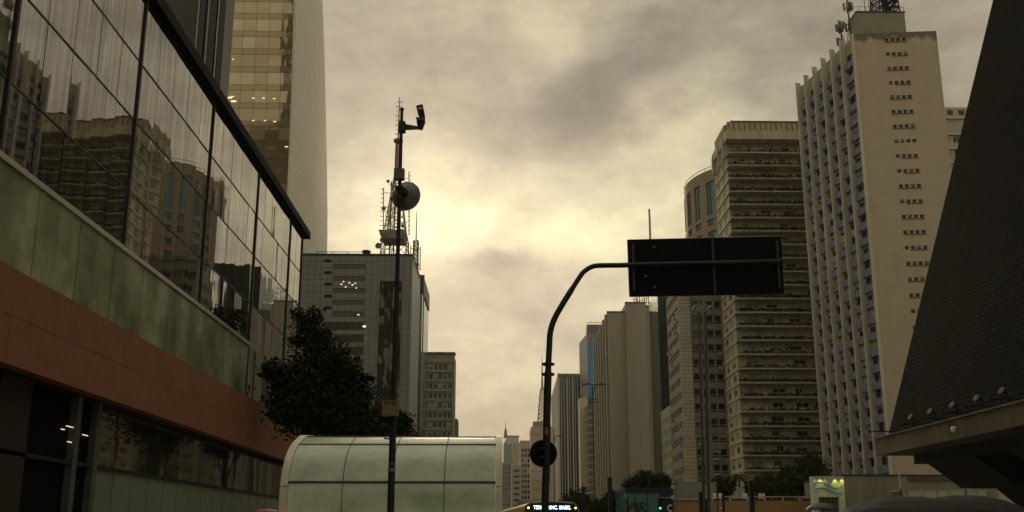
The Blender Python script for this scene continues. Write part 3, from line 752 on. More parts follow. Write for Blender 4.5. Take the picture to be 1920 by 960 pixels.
# ------------------------------------------------------------------ balcony apartments
def balcony_block():
    YF, YB = 157.0, 168.0
    xa = at(1382,560,YF).x; xb = xa+24; H = at(1440,262,YF).z; top2 = at(1440,236,YF).z
    rt = thing('balcony_apartment_block','cream apartment block with stacked planted balconies, left of the bladed tower','apartment block',((xa+xb)/2,(YF+YB)/2,0))
    wall = mat('sooty cream render',(.40,.355,.25),.85,var=.45,vscale=.5,tint=(.24,.21,.14)); slabm = mat('balcony slab',(.60,.53,.38),.8,var=.4,vscale=1.5)
    lightw = mat('cream render',(.58,.51,.36),.8,var=.3,vscale=.6,streak=True)
    F = Face((xa,YF+1.7),(xb,YF+1.7),0); FL = Face((xa-.0,YB),(xa-.0,YF+1.7),0); fh = 2.95
    rects=[]; wl=[]; z0 = 9.0; nf = int((H-z0)/fh); z0 = H-nf*fh
    for k in range(nf):
        zb = z0+k*fh
        for j in range(5):
            u = 2.0+j*4.6+random.choice((0,.3,-.4)); ww = random.choice((1.5,2.3,2.6,1.5)); hh = random.choice((1.2,1.2,2.0))
            v0 = zb+.95 if hh<1.5 else zb+.25
            rects.append((u,u+ww,v0,v0+hh)); wl.append(dict(F=F,u0=u,u1=u+ww,v0=v0,v1=v0+hh,depth=.2,mats=[M_dark,M_frame,M_blind],fw=.07,split=2,blind=random.choice((0,0,0,.4,.9))))
    mb = MB(); holed(mb,F,F.W,H,rects,.2)
    mb.poly([(xa,YF+1.7,H),(xb,YF+1.7,H),(xb,YB,H),(xa,YB,H)]); mb.quad((xb,YF+1.7,0),(xb,YB,0),(xb,YB,H),(xb,YF+1.7,H)); mb.quad((xb,YB,0),(xa,YB,0),(xa,YB,H),(xb,YB,H))
    mb.build('wall',wall,rt); place_windows(rt,wl,70)
    lr=[]; ll=[]
    for k in range(nf):
        zb = z0+k*fh
        for u in (1.2,5.4):
            lr.append((u,u+2.2,zb+.75,zb+2.2)); ll.append(dict(F=FL,u0=u,u1=u+2.2,v0=zb+.75,v1=zb+2.2,depth=.12,mats=[M_dark,slabm,M_blind],fw=.14,split=2,blind=random.choice((0,.4,.8))))
    mb = MB(); holed(mb,FL,FL.W,H,lr,.12); mb.build('street_side_wall',lightw,rt); place_windows(rt,ll,60,'side_window')
    plant = [M_leaf,mat('dry leaf',(.10,.08,.035),.7),M_leaf2]
    for k in range(nf):
        zb = z0+k*fh; mb = MB()
        mb.box(xa-.25,xb,YF,YF+1.7,zb-.13,zb+.08)
        b = mb.build('balcony',slabm,rt)
        m2 = MB(); mb2u = xa-.2
        m2.box(xa-.15,xb,YF+.05,YF+.13,zb+.08,zb+.52); m2.build('balcony_parapet',mat('sooty parapet',(.15,.125,.08),.85,var=.5,vscale=2),b)
        m3 = MB()
        for q in range(6): x = xa+.1+q*4.6; m3.box(x,x+.12,YF-.02,YF+.04,zb+.1,zb+.85)
        m3.box(xa+.05,xa+23.3,YF-.03,YF+.05,zb+.82,zb+.88); m3.build('balcony_railing',slabm,b)
        m4 = MB(); x = xa; dens = random.choice((.35,.7,1,.8,.25))
        while x < xb-.3:
            if random.random() < dens:
                for q in range(random.randint(5,14)):
                    px = x+random.uniform(-.3,.3); pz = zb+.45+abs(random.gauss(0,.22)); py = YF+random.uniform(-.12,.3); s = random.uniform(.10,.24)
                    n1 = Vector((random.gauss(0,1),random.gauss(0,1),random.gauss(0,1))).normalized(); a = n1.orthogonal()*s; c = n1.cross(a)
                    P = Vector((px,py,pz)); m4.quad(P-a,P-c,P+a,P+c,random.choice((0,0,1,2)))
            x += .3
        if m4.f: tag(m4.build('balcony_plants',plant,b),kind='stuff')
        m5 = MB(); m5.fbox(FL,-.1,FL.W+.0,zb-.12,zb+.12,0.01,.22); m5.build('string_course',lightw,rt)
    # crowned roof
    mb = MB(); mb.box(xa-.5,xb,YF-.25,YB,H,H+2.0); mb.build('roof_fascia',lightw,rt)
    mb = MB(); z1 = H+2.0
    mb.box(xa-.1,xb,YF+2.3,YB-1,z1,z1+2.6); mb.build('roof_room',mat('yellow render',(.36,.28,.12),.8,var=.3),rt)
    mb = MB()
    mb.hexa([(xa+.2,YF+.2,z1),(xb,YF+.2,z1),(xb,YF+1.6,z1),(xa+.2,YF+1.6,z1),(xa+.2,YF+.9,z1+2.6),(xb,YF+.9,z1+2.6),(xb,YF+1.6,z1+2.6),(xa+.2,YF+1.6,z1+2.6)])
    mb.build('sloping_awning',mat('yellow awning',(.42,.34,.17),.7,var=.3,vscale=1),rt)
    mb = MB(); x = xa+.3
    while x < xb: mb.hexa([(x,YF+.05,z1+.01),(x+.16,YF+.05,z1+.01),(x+.16,YF+.3,z1+.01),(x,YF+.3,z1+.01),(x,YF+.75,z1+2.6),(x+.16,YF+.75,z1+2.6),(x+.16,YF+1.0,z1+2.6),(x,YF+1.0,z1+2.6)]); x += 1.15
    mb.build('awning_rib',mat('dark rib',(.12,.10,.06),.7),rt)
    mb = MB()
    for q in range(7): x = xa+.2+q*3.8; mb.box(x,x+.15,YF-.2,YF-.05,z1,z1+.8)
    mb.build('awning_post',slabm,rt)
    mb = MB(); mb.box(xa+.9,xb,YF+.7,YB,z1+2.61,z1+2.8); mb.build('top_slab',M_conc,rt)
    # side crown: quarter arch
    pr = [(xa-.8,H-3.2),(xa-.8,H+.6),(xa-.6,H+1.8),(xa-.1,H+2.7),(xa+.6,H+3.3),(xa+1.2,H+3.3),(xa+1.2,H-3.2)]
    for yy in (YF+2.4,YF+6,YB-.6):
        mb = MB(); mb.poly([(x,yy,z) for x,z in pr]); mb.poly([(x,yy+.4,z) for x,z in pr][::-1])
        for (x0,z0_),(x1,z1_) in zip(pr,pr[1:]+pr[:1]): mb.quad((x0,yy,z0_),(x1,yy,z1_),(x1,yy+.4,z1_),(x0,yy+.4,z0_))
        mb.build('crown_arch',lightw,rt)
balcony_block()

# ------------------------------------------------------------------ round tower
def round_tower():
    YC = 221.0; rad = 16.0; xl = at(1293,400,YC-4).x; cx = xl+rad; H = at(1330,318,YC-rad*.7).z
    rt = thing('round_stone_tower','rounded brown stone tower with tall teal windows, behind the balcony apartments','office tower',(cx,YC,0))
    stone = tile_mat('brown stone tile',(.34,.26,.17),(.18,.13,.09),1.9,1.2,.05,.6)
    n = 24; a0,a1 = math.radians(150),math.radians(285); fh = 3.62; mb = MB(); wl=[]
    pts = [(cx+rad*math.cos(a0+(a1-a0)*k/n),YC+rad*math.sin(a0+(a1-a0)*k/n)) for k in range(n+1)]
    for k in range(n):
        F = Face(pts[k],pts[k+1],0); rs=[]; 
        if k%3 in (0,1):
            s = .3 if k%3==0 else 0; e = F.W if k%3==0 else F.W-.3
            rs.append((s,e,H-13.5,H-3.4)); z = H-13.5-3.2
            while z > 8: rs.append((s,e,z,z+2.0)); z -= fh
        holed(mb,F,F.W,H,rs,.35)
        for r in rs:
            if k%3==0 : wl.append(dict(F=F,u0=r[0],u1=r[1],v0=r[2],v1=r[3],depth=.35,mats=[M_teal,M_dframe,M_blind],fw=.06,split=1))
            else: wl.append(dict(F=F,u0=r[0],u1=r[1],v0=r[2],v1=r[3],depth=.35,mats=[M_teal,M_dframe,M_blind],fw=.06,split=1))
    bx = pts[-1]; mb.quad((bx[0],bx[1],0),(bx[0]+8,bx[1]+2,0),(bx[0]+8,bx[1]+2,H),(bx[0],bx[1],H))
    mb.poly([(x,y,H) for x,y in pts]+[(bx[0]+8,bx[1]+2,H),(bx[0]+8,YC+10,H)])
    mb.build('wall',stone,rt); place_windows(rt,wl,100)
    m_ = MB(); m_.tube([(x*.99+cx*.01,y,H+.9) for x,y in pts],.09,5)
    for x,y in pts[::3]: m_.tube([(x*.99+cx*.01,y,H),(x*.99+cx*.01,y,H+.9)],.06,5)
    m_.build('roof_railing',M_steel,rt)
round_tower()

# ------------------------------------------------------------------ office block with pale pilaster
def pilaster_block():
    YF = 172.0; xf = at(1281,700,YF).x; H = at(1300,492,YF).z; xr_ = at(1385,700,YF).x; xff = at(1254,700,YF+17).x
    YB = YF+17
    poly = [(xf,YF),(xr_,YF),(xr_,YB),(xff,YB)]
    u1 = at(1300,700,YF).x-xf; u2 = at(1366,700,YF).x-xf
    def front(F,h):
        out=[]; z = 8.5; step=3.35; cw=(u2-u1)/4
        cols=[(u1+.1,u1+1.9),(u1+2.15,u1+2.75),(u1+3.5,u1+5.05),(u1+5.3,u1+6.85)]
        while z+1.8<h-1:
            for a,b in cols:
                r = random.random(); k=dict(mats=[M_dark if r>.06 else mat('red curtain glass',(.16,.06,.03),.3),M_frame,M_blind],fw=.09,split=1,depth=.3)
                if random.random()<.14: k['blind']=random.choice((.3,.6))
                out.append((round(a,3),round(b,3),round(z,3),round(z+1.45,3),k))
                out.append((round(a,3),round(b,3),round(z-.5,3),round(z-.1,3),dict(mats=[M_dark,M_frame,M_blind],fw=.07,split=1,depth=.3)))
            z+=step
        return out
    def side(F,h):
        out=[]; z=8.2
        while z+2<h:
            for c in range(6): out.append((round(1+c*2.6,3),round(2.9+c*2.6,3),round(z,3),round(z+1.6,3),dict(mats=[M_dark,M_frame,M_blind],fw=.08,split=2,blind=random.choice((0,0,.5)))))
            z+=3.35
        return out
    def extra(rt,Fs):
        F=Fs[0]; pil = tile_mat('pale pilaster stone',(.48,.41,.28),(.16,.13,.09),30,.85,.06,.7)
        m_=MB(); m_.fbox(F,-.5,u1-.25,8,H+.3,.02,.45); m_.build('pilaster',pil,rt)
        m_=MB(); m_.fbox(F,0,F.W,H,H+.8,-.6,.3); m_.build('roof_cap',M_conc,rt)
        rnd=random.Random(5); acm = mat('air conditioner case',(.42,.40,.34),.6,var=.2)
        for k in range(26):
            FF = Fs[3] if k<17 else F
            u = 1.5+rnd.randrange(6)*2.6 if k<17 else u1+rnd.choice((.5,3.7,5.6)); v = 7.5+3.35*rnd.randrange(14)
            m_=MB(); m_.fbox(FF,u,u+.85,v,v+.5,.02,.55); m_.build('air_conditioner',acm,rt)
    tower('pilaster_office_block','grey office block with a pale corner pilaster and air conditioners, below the road sign','office block',poly,H,mat('grey brown render',(.24,.22,.175),.85,var=.25,vscale=.5),{0:front,3:side},extra=extra)
pilaster_block()

# ------------------------------------------------------------------ teal slot, white small block
YT=238.0; x0=at(1236,650,YT).x; tower('dark_green_glass_tower','dark green glass sliver of a tower between blank concrete and the pilaster block','office tower',rect4(x0,x0+9,YT,YT+14),at(1245,500,YT).z,tile_mat('dark green curtain wall',(.045,.075,.055),(.02,.03,.025),1.5,3.4,.10,.12,.5),{})
YT=205.0; x0=at(1241,820,YT+14).x; tower('small_pale_block','small pale block of narrow windows squeezed left of the pilaster block','apartment block',rect4(x0,x0+6,YT,YT+14),at(1250,757,YT).z,mat('pale render',(.40,.36,.26),.8,var=.3,streak=True),{3:grid(.8,-.8,5,1.0,3,-1.2,3.1,1.8,fw=.08),0:grid(.4,-.4,3,.8,3,-1.2,3.1,1.8,fw=.08)})

# ------------------------------------------------------------------ blank concrete building with fins
def blank_block():
    YF=277.0; xa=at(1142,740,YF).x; xb=at(1176,740,YF).x; xc=at(1215,740,YF).x; xd=at(1241,740,YF).x
    h1=at(1158,586,YF).z; h2=at(1205,571,YF).z
    rt=thing('blank_concrete_block','blank windowless concrete slab building with stepped ribs down its street side','office block',((xa+xd)/2,YF+20,0))
    cm=mat('buff concrete',(.43,.385,.28),.85,var=.22,vscale=.12,streak=True)
    yb=at(1,1,1).y and YF*1.0
    ybk = 318.0
    for nm,(a,b,h,dy) in {'left':(xa,xb-.05,h1,0),'mid':(xb,xc-.05,h2,-1.6),'right':(xc,xd,h2-.6,.6)}.items():
        m_=MB(); m_.box(a,b,YF+dy,ybk,0,h); m_.build('wall_slab',cm,rt)
        m_=MB(); m_.box(a-.1,b-.02,YF+dy-.15,YF+dy+1,h,h+.5); m_.build('parapet',mat('dark parapet',(.16,.14,.10),.8),rt)
    rib=mat('rib concrete',(.40,.35,.24),.8,var=.2)
    for k in range(6):
        y=YF+.8+k*7.2; m_=MB(); m_.box(xa-.75,xa-.01,y,y+1.6,0,h1-.5); m_.build('rib',rib,rt)
    m_=MB(); m_.box(xa-.15,xa-.02,YF+.6,ybk,2,h1-2); m_.build('ribbed_glazing',mat('dim side glazing',(.06,.055,.045),.2),rt)
    # roof aerials
    for ai,(px,hh) in enumerate(((1189,9),(1195,7),(1204,8),(1212,6),(1222,9),(1228,7))):
        x=at(px,560,YF+4).x; r2=thing('rooftop_aerial',('leftmost','second','third','fourth','fifth','rightmost')[ai]+' from the left of six aerials on the blank concrete block','aerial',(x,YF+4,h2),'aerials on the blank concrete block')
        m_=MB(); m_.tube([(x,YF+4,h2),(x,YF+4,h2+hh)],.13,5)
        for q in (.35,.6,.85): m_.bar((x-.9,YF+4,h2+hh*q),(x+.9,YF+4,h2+hh*q),.16); m_.bar((x+.8,YF+4,h2+hh*q-.8),(x+.8,YF+4,h2+hh*q+.8),.3)
        m_.build('pole_and_panels',M_steel,r2)
    x=at(1219,440,YF+9).x; r2=thing('thin_lattice_mast','very thin tall mast rising above the left half of the road sign','mast',(x,YF+9,h2-.6)); m_=MB(); lattice(m_,(x,YF+9),.3,.22,h2-.6,at(1219,392,YF+9).z,26,.13); m_.build('lattice',M_steel,r2)
    x=at(1172,578,YF+3).x; r2=thing('roof_ventilator','small boxy ventilator on the lower roof step of the blank concrete block','ventilator',(x,YF+3,h1)); m_=MB(); m_.box(x-.8,x+.8,YF+2.4,YF+3.6,h1+.8,h1+2.2); m_.box(x-.6,x-.4,YF+2.6,YF+3.4,h1,h1+.8); m_.box(x+.4,x+.6,YF+2.6,YF+3.4,h1,h1+.8); m_.build('housing',M_steel,r2)
blank_block()

# blue glass tower far right of centre
def blue_tower():
    YT=400.0; xa=at(1102,700,YT).x; xb=at(1136,700,YT).x; H=at(1105,625,YT).z; xf=at(1095,700,YT).x
    poly=[(xa,YT),(xb,YT),(xb,YT+22),(xf,YT+22)]
    def extra(rt,Fs):
        m_=MB(); m_.fbox(Fs[0],.05,Fs[0].W-.05,0,H-5,.04,.2); m_.build('blue_glazing',glass_mat('blue glass',(.06,.20,.36),.08,.3,.3,.3),rt)
        m_=MB(); m_.fbox(Fs[0],.3,Fs[0].W-.3,H,H+5,-8,-1); m_.build('roof_screen',M_steel,rt)
        m_=MB()
        for k in range(8): m_.fbox(Fs[0],k*1.2,k*1.2+.15,H-.01,H+6,.1,.25)
        m_.fbox(Fs[0],0,9,H+5.8,H+6,.1,.25); m_.build('screen_frame',M_steel,rt)
    tower('blue_glass_tower','narrow blue glass tower showing left of the blank concrete slab','office tower',poly,H,tile_mat('grey curtain wall',(.26,.25,.22),(.12,.12,.11),2.2,3.4,.12,.5),{},extra=extra)
blue_tower()

def striped_tower():
    YF=430.0; xa=at(1047,800,YF).x; xb=at(1104,800,YF).x; H=at(1060,702,YF).z; xf=at(1034,800,YF+75).x
    poly=[(xa,YF),(xb,YF),(xb,YF+75),(xf,YF+75)]
    def extra(rt,Fs):
        F=Fs[0]; m_=MB(); m_.fbox(F,.4,F.W-.1,0,H-2,.05,.3); m_.build('dark_glazing',glass_mat('dim glazing',(.07,.075,.07),.2,.3,.1,.3),rt)
        n=11
        for k in range(n):
            u=.1+F.W*k/n; wv=.75 if k in (0,3,5) else .28; m_=MB(); m_.fbox(F,u,u+wv,0,H+.5,.31,.8); m_.build('vertical_stripe',mat('pale stripe',(.48,.45,.37),.6),rt)
        m_=MB(); m_.fbox(F,-.3,F.W+.3,H-1.6,H+.2,.1,.9); m_.build('cornice',M_conc,rt)
    tower('striped_office_tower','distant office tower with white vertical stripes, just right of the sign pole','office tower',poly,H,mat('pale end wall',(.38,.34,.26),.8,var=.2,vscale=.1),{},extra=extra)
    YT=360.0; tower('cream_slab_tower','narrow cream slab standing in front of the striped tower','apartment block',rect4(at(1088,820,YT).x,at(1102.5,820,YT).x,YT,YT+8),at(1095,746,YT).z,mat('cream paint',(.58,.50,.33),.7,var=.15),{})
    YT=350.0; tower('dark_side_block','dark block of faint floor lines between the cream slab and the ribs','office block',rect4(at(1103,840,YT).x,at(1118,840,YT).x,YT,YT+10),at(1108,758,YT).z,tile_mat('banded wall',(.15,.13,.10),(.30,.26,.19),30,3.3,.5,.8),{})
striped_tower()

# far centre
def far_block(name,label,px0,px1,pyt,Y,m,spec=None,depth=30,extra=None,cat='building'):
    a=at(px0,850,Y).x; b=at(px1,850,Y).x
    return tower(name,label,cat,rect4(a,b,Y,Y+depth),at((px0+px1)/2,pyt,Y).z,m,{0:spec} if spec else {},extra=extra)
cr_=mat('far cream wall',(.44,.355,.23),.8,var=.2,vscale=.1); gy=mat('far grey wall',(.26,.25,.22),.8,var=.2,vscale=.1)
far_block('distant_cream_tower','distant cream tower half hidden behind the round sign, carrying a tall mast',996,1036,800,560,tile_mat('far cream tile',(.46,.37,.24),(.28,.22,.14),30,6.5,.35,.8),
          extra=lambda rt,Fs: (lambda m_:(m_.fbox(Fs[0],1.5,Fs[0].W-1,Fs[0].O.z+at(1010,800,560).z,at(1010,790,560).z,-8,-.5),m_.build('roof_box',gy,rt)))(MB()))
far_block('distant_framed_block','distant block with a white frame round dark glazing, left of the cream tower',975,996,826,640,cr_,grid(1.0,-1.0,3,2.3,4,-4,4.2,3.6,fw=.3,split=1,pb=.1))
far_block('distant_banded_block','distant low block of dark balcony bands behind the canopy edge',960,977,873,600,mat('far pale band wall',(.36,.33,.26),.8),grid(.6,-.6,1,5.0,4,-1.5,4.4,2.1,fw=.2,split=1,pb=.0))
far_block('distant_peach_block','plain peach-coloured distant block between two glass buildings',961,976,830,760,cr_)
def mansard(rt,Fs):
    F=Fs[0]; z=at(955,832,820).z; m_=MB(); W=F.W
    P=F.pt; z2=at(955,818,820).z
    m_.hexa([P(0,z,.1),P(W,z,.1),P(W,z,-25),P(0,z,-25),P(W*.25,z2,-4),P(W,z2,-4),P(W,z2,-20),P(W*.25,z2,-20)]); m_.build('glass_crown',glass_mat('pale blue grey glass',(.28,.31,.31),.2,.4,.1,.3),rt)
    m_=MB(); m_.fbox(F,W*.25,W+.3,z2,z2+1.2,-20,-3.5); m_.build('crown_cap',gy,rt)
far_block('distant_grey_glass_tower','hazy grey glass tower with a sloping crown, beside the canopy right edge',944,973,832,820,tile_mat('far glass grid',(.20,.22,.21),(.30,.29,.25),3,3.6,.5,.4,.3),extra=mansard,cat='tower')
far_block('distant_window_block','low distant block of small dark windows at the canopy right edge',941,958,868,520,gy,grid(.5,-.5,3,1.2,3,-1.5,3.4,1.7,fw=.15,split=1))
def thin_mast(label,px,py0,py1,Y,half,name='distant_mast'):
    a=at(px,py1,Y); b=at(px,py0,Y); rt=thing(name,label,'mast',(a.x,Y,a.z)); m_=MB(); mid=a.z+(b.z-a.z)*.5
    lattice(m_,(a.x,Y),half,half*.4,a.z,mid,8,.4); m_.tube([(a.x,Y,mid),(a.x,Y,b.z)],[half*.3,.15],5); m_.build('lattice',mat('far mast paint',(.30,.24,.18),.7),rt)
thin_mast('tall thin mast on the distant cream tower, beside the sign pole',1017,668,792,575,3.4)
thin_mast('small needle mast on the hazy grey glass tower',948,788,822,835,1.8)

# ivory building on the far right between towers
def ivory():
    YT=190.0; xa=at(1765,300,YT).x-6; xb=xa+32; H=at(1800,222,YT).z
    def extra(rt,Fs):
        F=Fs[0]
        for z in (H,H-4.6,H-8.6,H-12.6,H-16.6):
            m_=MB(); m_.fbox(F,0,F.W,z-.3,z+.15,0,.5); m_.build('string_course',mat('pale moulding',(.5,.45,.34),.7),rt)
        m_=MB(); m_.fbox(F,3,F.W,H+.2,H+3.4,-8,-.5); m_.build('attic',mat('ivory render',(.46,.40,.29),.8,var=.2),rt)
        for u in (9.2,12.2,15.2): m_=MB(); m_.fbox(F,u,u+1.5,H+1.3,H+2.6,-.6,-.45); m_.build('attic_window',M_dark,rt)
    tower('ivory_stone_block','ivory block with moulded string courses, showing between the bladed tower and the dark slope','apartment block',rect4(xa,xb,YT,YT+12),H,mat('ivory render',(.46,.40,.29),.8,var=.2),{0:grid(6,-1,8,1.9,30,-3.0,4.0,2.1,fw=.12,split=2,pb=.6)},extra=extra)
ivory()

# ------------------------------------------------------------------ dark leaning office facade
def leaning_tower():
    YF=75.0; A=at(1664,822,YF); B=at(1862,0,YF); k=(B.x-A.x)/(B.z-A.z); zt_=64.0; xt=B.x+k*(zt_-B.z); Y0=14.0
    rt=thing('dark_leaning_office_tower','huge dark tower on the right whose perforated metal face leans back','office tower',(A.x+12,45,0))
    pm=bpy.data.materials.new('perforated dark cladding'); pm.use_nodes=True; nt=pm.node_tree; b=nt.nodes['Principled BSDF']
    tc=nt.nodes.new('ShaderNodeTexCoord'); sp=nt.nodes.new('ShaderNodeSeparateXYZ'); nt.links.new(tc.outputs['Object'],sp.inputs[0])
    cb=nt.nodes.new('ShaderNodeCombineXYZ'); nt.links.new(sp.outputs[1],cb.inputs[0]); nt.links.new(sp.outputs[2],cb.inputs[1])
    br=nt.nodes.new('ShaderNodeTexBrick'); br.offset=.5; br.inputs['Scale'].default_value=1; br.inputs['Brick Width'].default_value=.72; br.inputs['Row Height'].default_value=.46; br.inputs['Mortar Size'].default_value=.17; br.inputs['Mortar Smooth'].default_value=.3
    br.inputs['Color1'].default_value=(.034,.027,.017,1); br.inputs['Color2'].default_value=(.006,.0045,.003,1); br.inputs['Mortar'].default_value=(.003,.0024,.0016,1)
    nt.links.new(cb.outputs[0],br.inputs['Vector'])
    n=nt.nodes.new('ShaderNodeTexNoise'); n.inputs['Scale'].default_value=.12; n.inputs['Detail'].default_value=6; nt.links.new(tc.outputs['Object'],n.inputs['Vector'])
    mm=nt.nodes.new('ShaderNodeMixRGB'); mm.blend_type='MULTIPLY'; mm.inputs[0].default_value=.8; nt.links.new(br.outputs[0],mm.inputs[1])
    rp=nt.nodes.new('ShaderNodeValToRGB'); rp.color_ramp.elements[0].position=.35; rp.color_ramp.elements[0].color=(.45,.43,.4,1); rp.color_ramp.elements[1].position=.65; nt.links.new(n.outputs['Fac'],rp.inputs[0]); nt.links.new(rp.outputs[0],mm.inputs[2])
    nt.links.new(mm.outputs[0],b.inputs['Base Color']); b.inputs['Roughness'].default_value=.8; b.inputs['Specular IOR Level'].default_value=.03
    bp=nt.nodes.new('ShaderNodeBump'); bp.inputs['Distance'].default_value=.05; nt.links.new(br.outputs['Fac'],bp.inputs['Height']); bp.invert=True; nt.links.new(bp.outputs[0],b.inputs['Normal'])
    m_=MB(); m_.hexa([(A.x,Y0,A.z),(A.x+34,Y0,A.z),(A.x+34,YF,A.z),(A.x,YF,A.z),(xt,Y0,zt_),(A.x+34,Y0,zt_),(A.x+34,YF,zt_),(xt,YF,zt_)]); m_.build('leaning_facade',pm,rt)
    # concrete podium edge
    xp=A.x-.9; zp=A.z+.1
    m_=MB(); m_.box(xp,A.x+34,Y0,YF+.6,zp-1.7,zp-.12); m_.build('podium_beam',mat('stained concrete',(.13,.10,.065),.85,var=.5,vscale=.8,streak=True,bump=.02),rt)
    m_=MB(); m_.box(xp-.15,A.x+33,Y0,YF+.75,zp-.118,zp+.02); m_.build('podium_coping',mat('pale coping',(.18,.155,.11),.8,var=.3,vscale=2),rt)
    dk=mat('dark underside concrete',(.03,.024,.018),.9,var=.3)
    # sloped carrying walls under the podium, one every few metres
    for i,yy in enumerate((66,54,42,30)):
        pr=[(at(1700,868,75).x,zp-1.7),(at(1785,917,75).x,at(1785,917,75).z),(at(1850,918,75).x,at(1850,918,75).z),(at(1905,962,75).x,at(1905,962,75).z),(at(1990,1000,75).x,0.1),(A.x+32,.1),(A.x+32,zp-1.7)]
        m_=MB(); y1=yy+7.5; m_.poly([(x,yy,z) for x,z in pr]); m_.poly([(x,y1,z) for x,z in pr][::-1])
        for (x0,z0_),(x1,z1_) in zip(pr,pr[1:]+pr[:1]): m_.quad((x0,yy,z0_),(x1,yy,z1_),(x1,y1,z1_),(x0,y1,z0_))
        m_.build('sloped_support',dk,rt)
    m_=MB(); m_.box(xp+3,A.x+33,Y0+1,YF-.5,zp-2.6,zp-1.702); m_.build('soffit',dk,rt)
    labels=['first','second','third','fourth','fifth','sixth']
    for i,x in enumerate((1690,1745,1785,1830,1880,1932)):
        y=xp*F_PX/(x-938); z=zp+.12
        fl=thing('floodlight','floodlight on a black arm over the concrete ledge, '+labels[i]+' from the street corner end','floodlight',(xp,y,zp+.02),'floodlights along the concrete ledge')
        m_=MB(); m_.box(xp-2.1,xp+.5,y-.06,y+.06,z-.07,z+.05); m_.build('arm',M_blk,fl)
        if i: 
            lx=xp-1.0; m_=MB(); m_.lathe((lx+.25,y,z+.45),(-1,-.15,.45),[(0,.12),(.12,.20),(.32,.27),(.46,.27),(.47,.02)],12); m_.build('lamp_head',mat('lamp casing grey',(.05,.046,.04),.6),fl)
            m_=MB(); m_.tube([(lx+.3,y,z),(lx+.3,y,z+.5)],.05,6); m_.tube([(lx+.45,y,z),(lx+.1,y,z+.3)],.04,6); m_.build('bracket',M_blk,fl)
    p=at(1795,825,62); c=thing('dome_camera','small white dome camera fixed to the concrete ledge','security camera',(xp-.02,61.8,zp-1.0)); m_=MB(); m_.lathe((xp-.3,61.8,zp-1.0),(0,0,-1),[(-.25,.12),(-.1,.2),(0,.2),(.12,.17),(.2,.08),(.22,.01)],12); m_.box(xp-.3,xp-.01,61.7,61.9,zp-.85,zp-.75); m_.build('dome',mat('white plastic',(.7,.68,.6),.4),c)
leaning_tower()

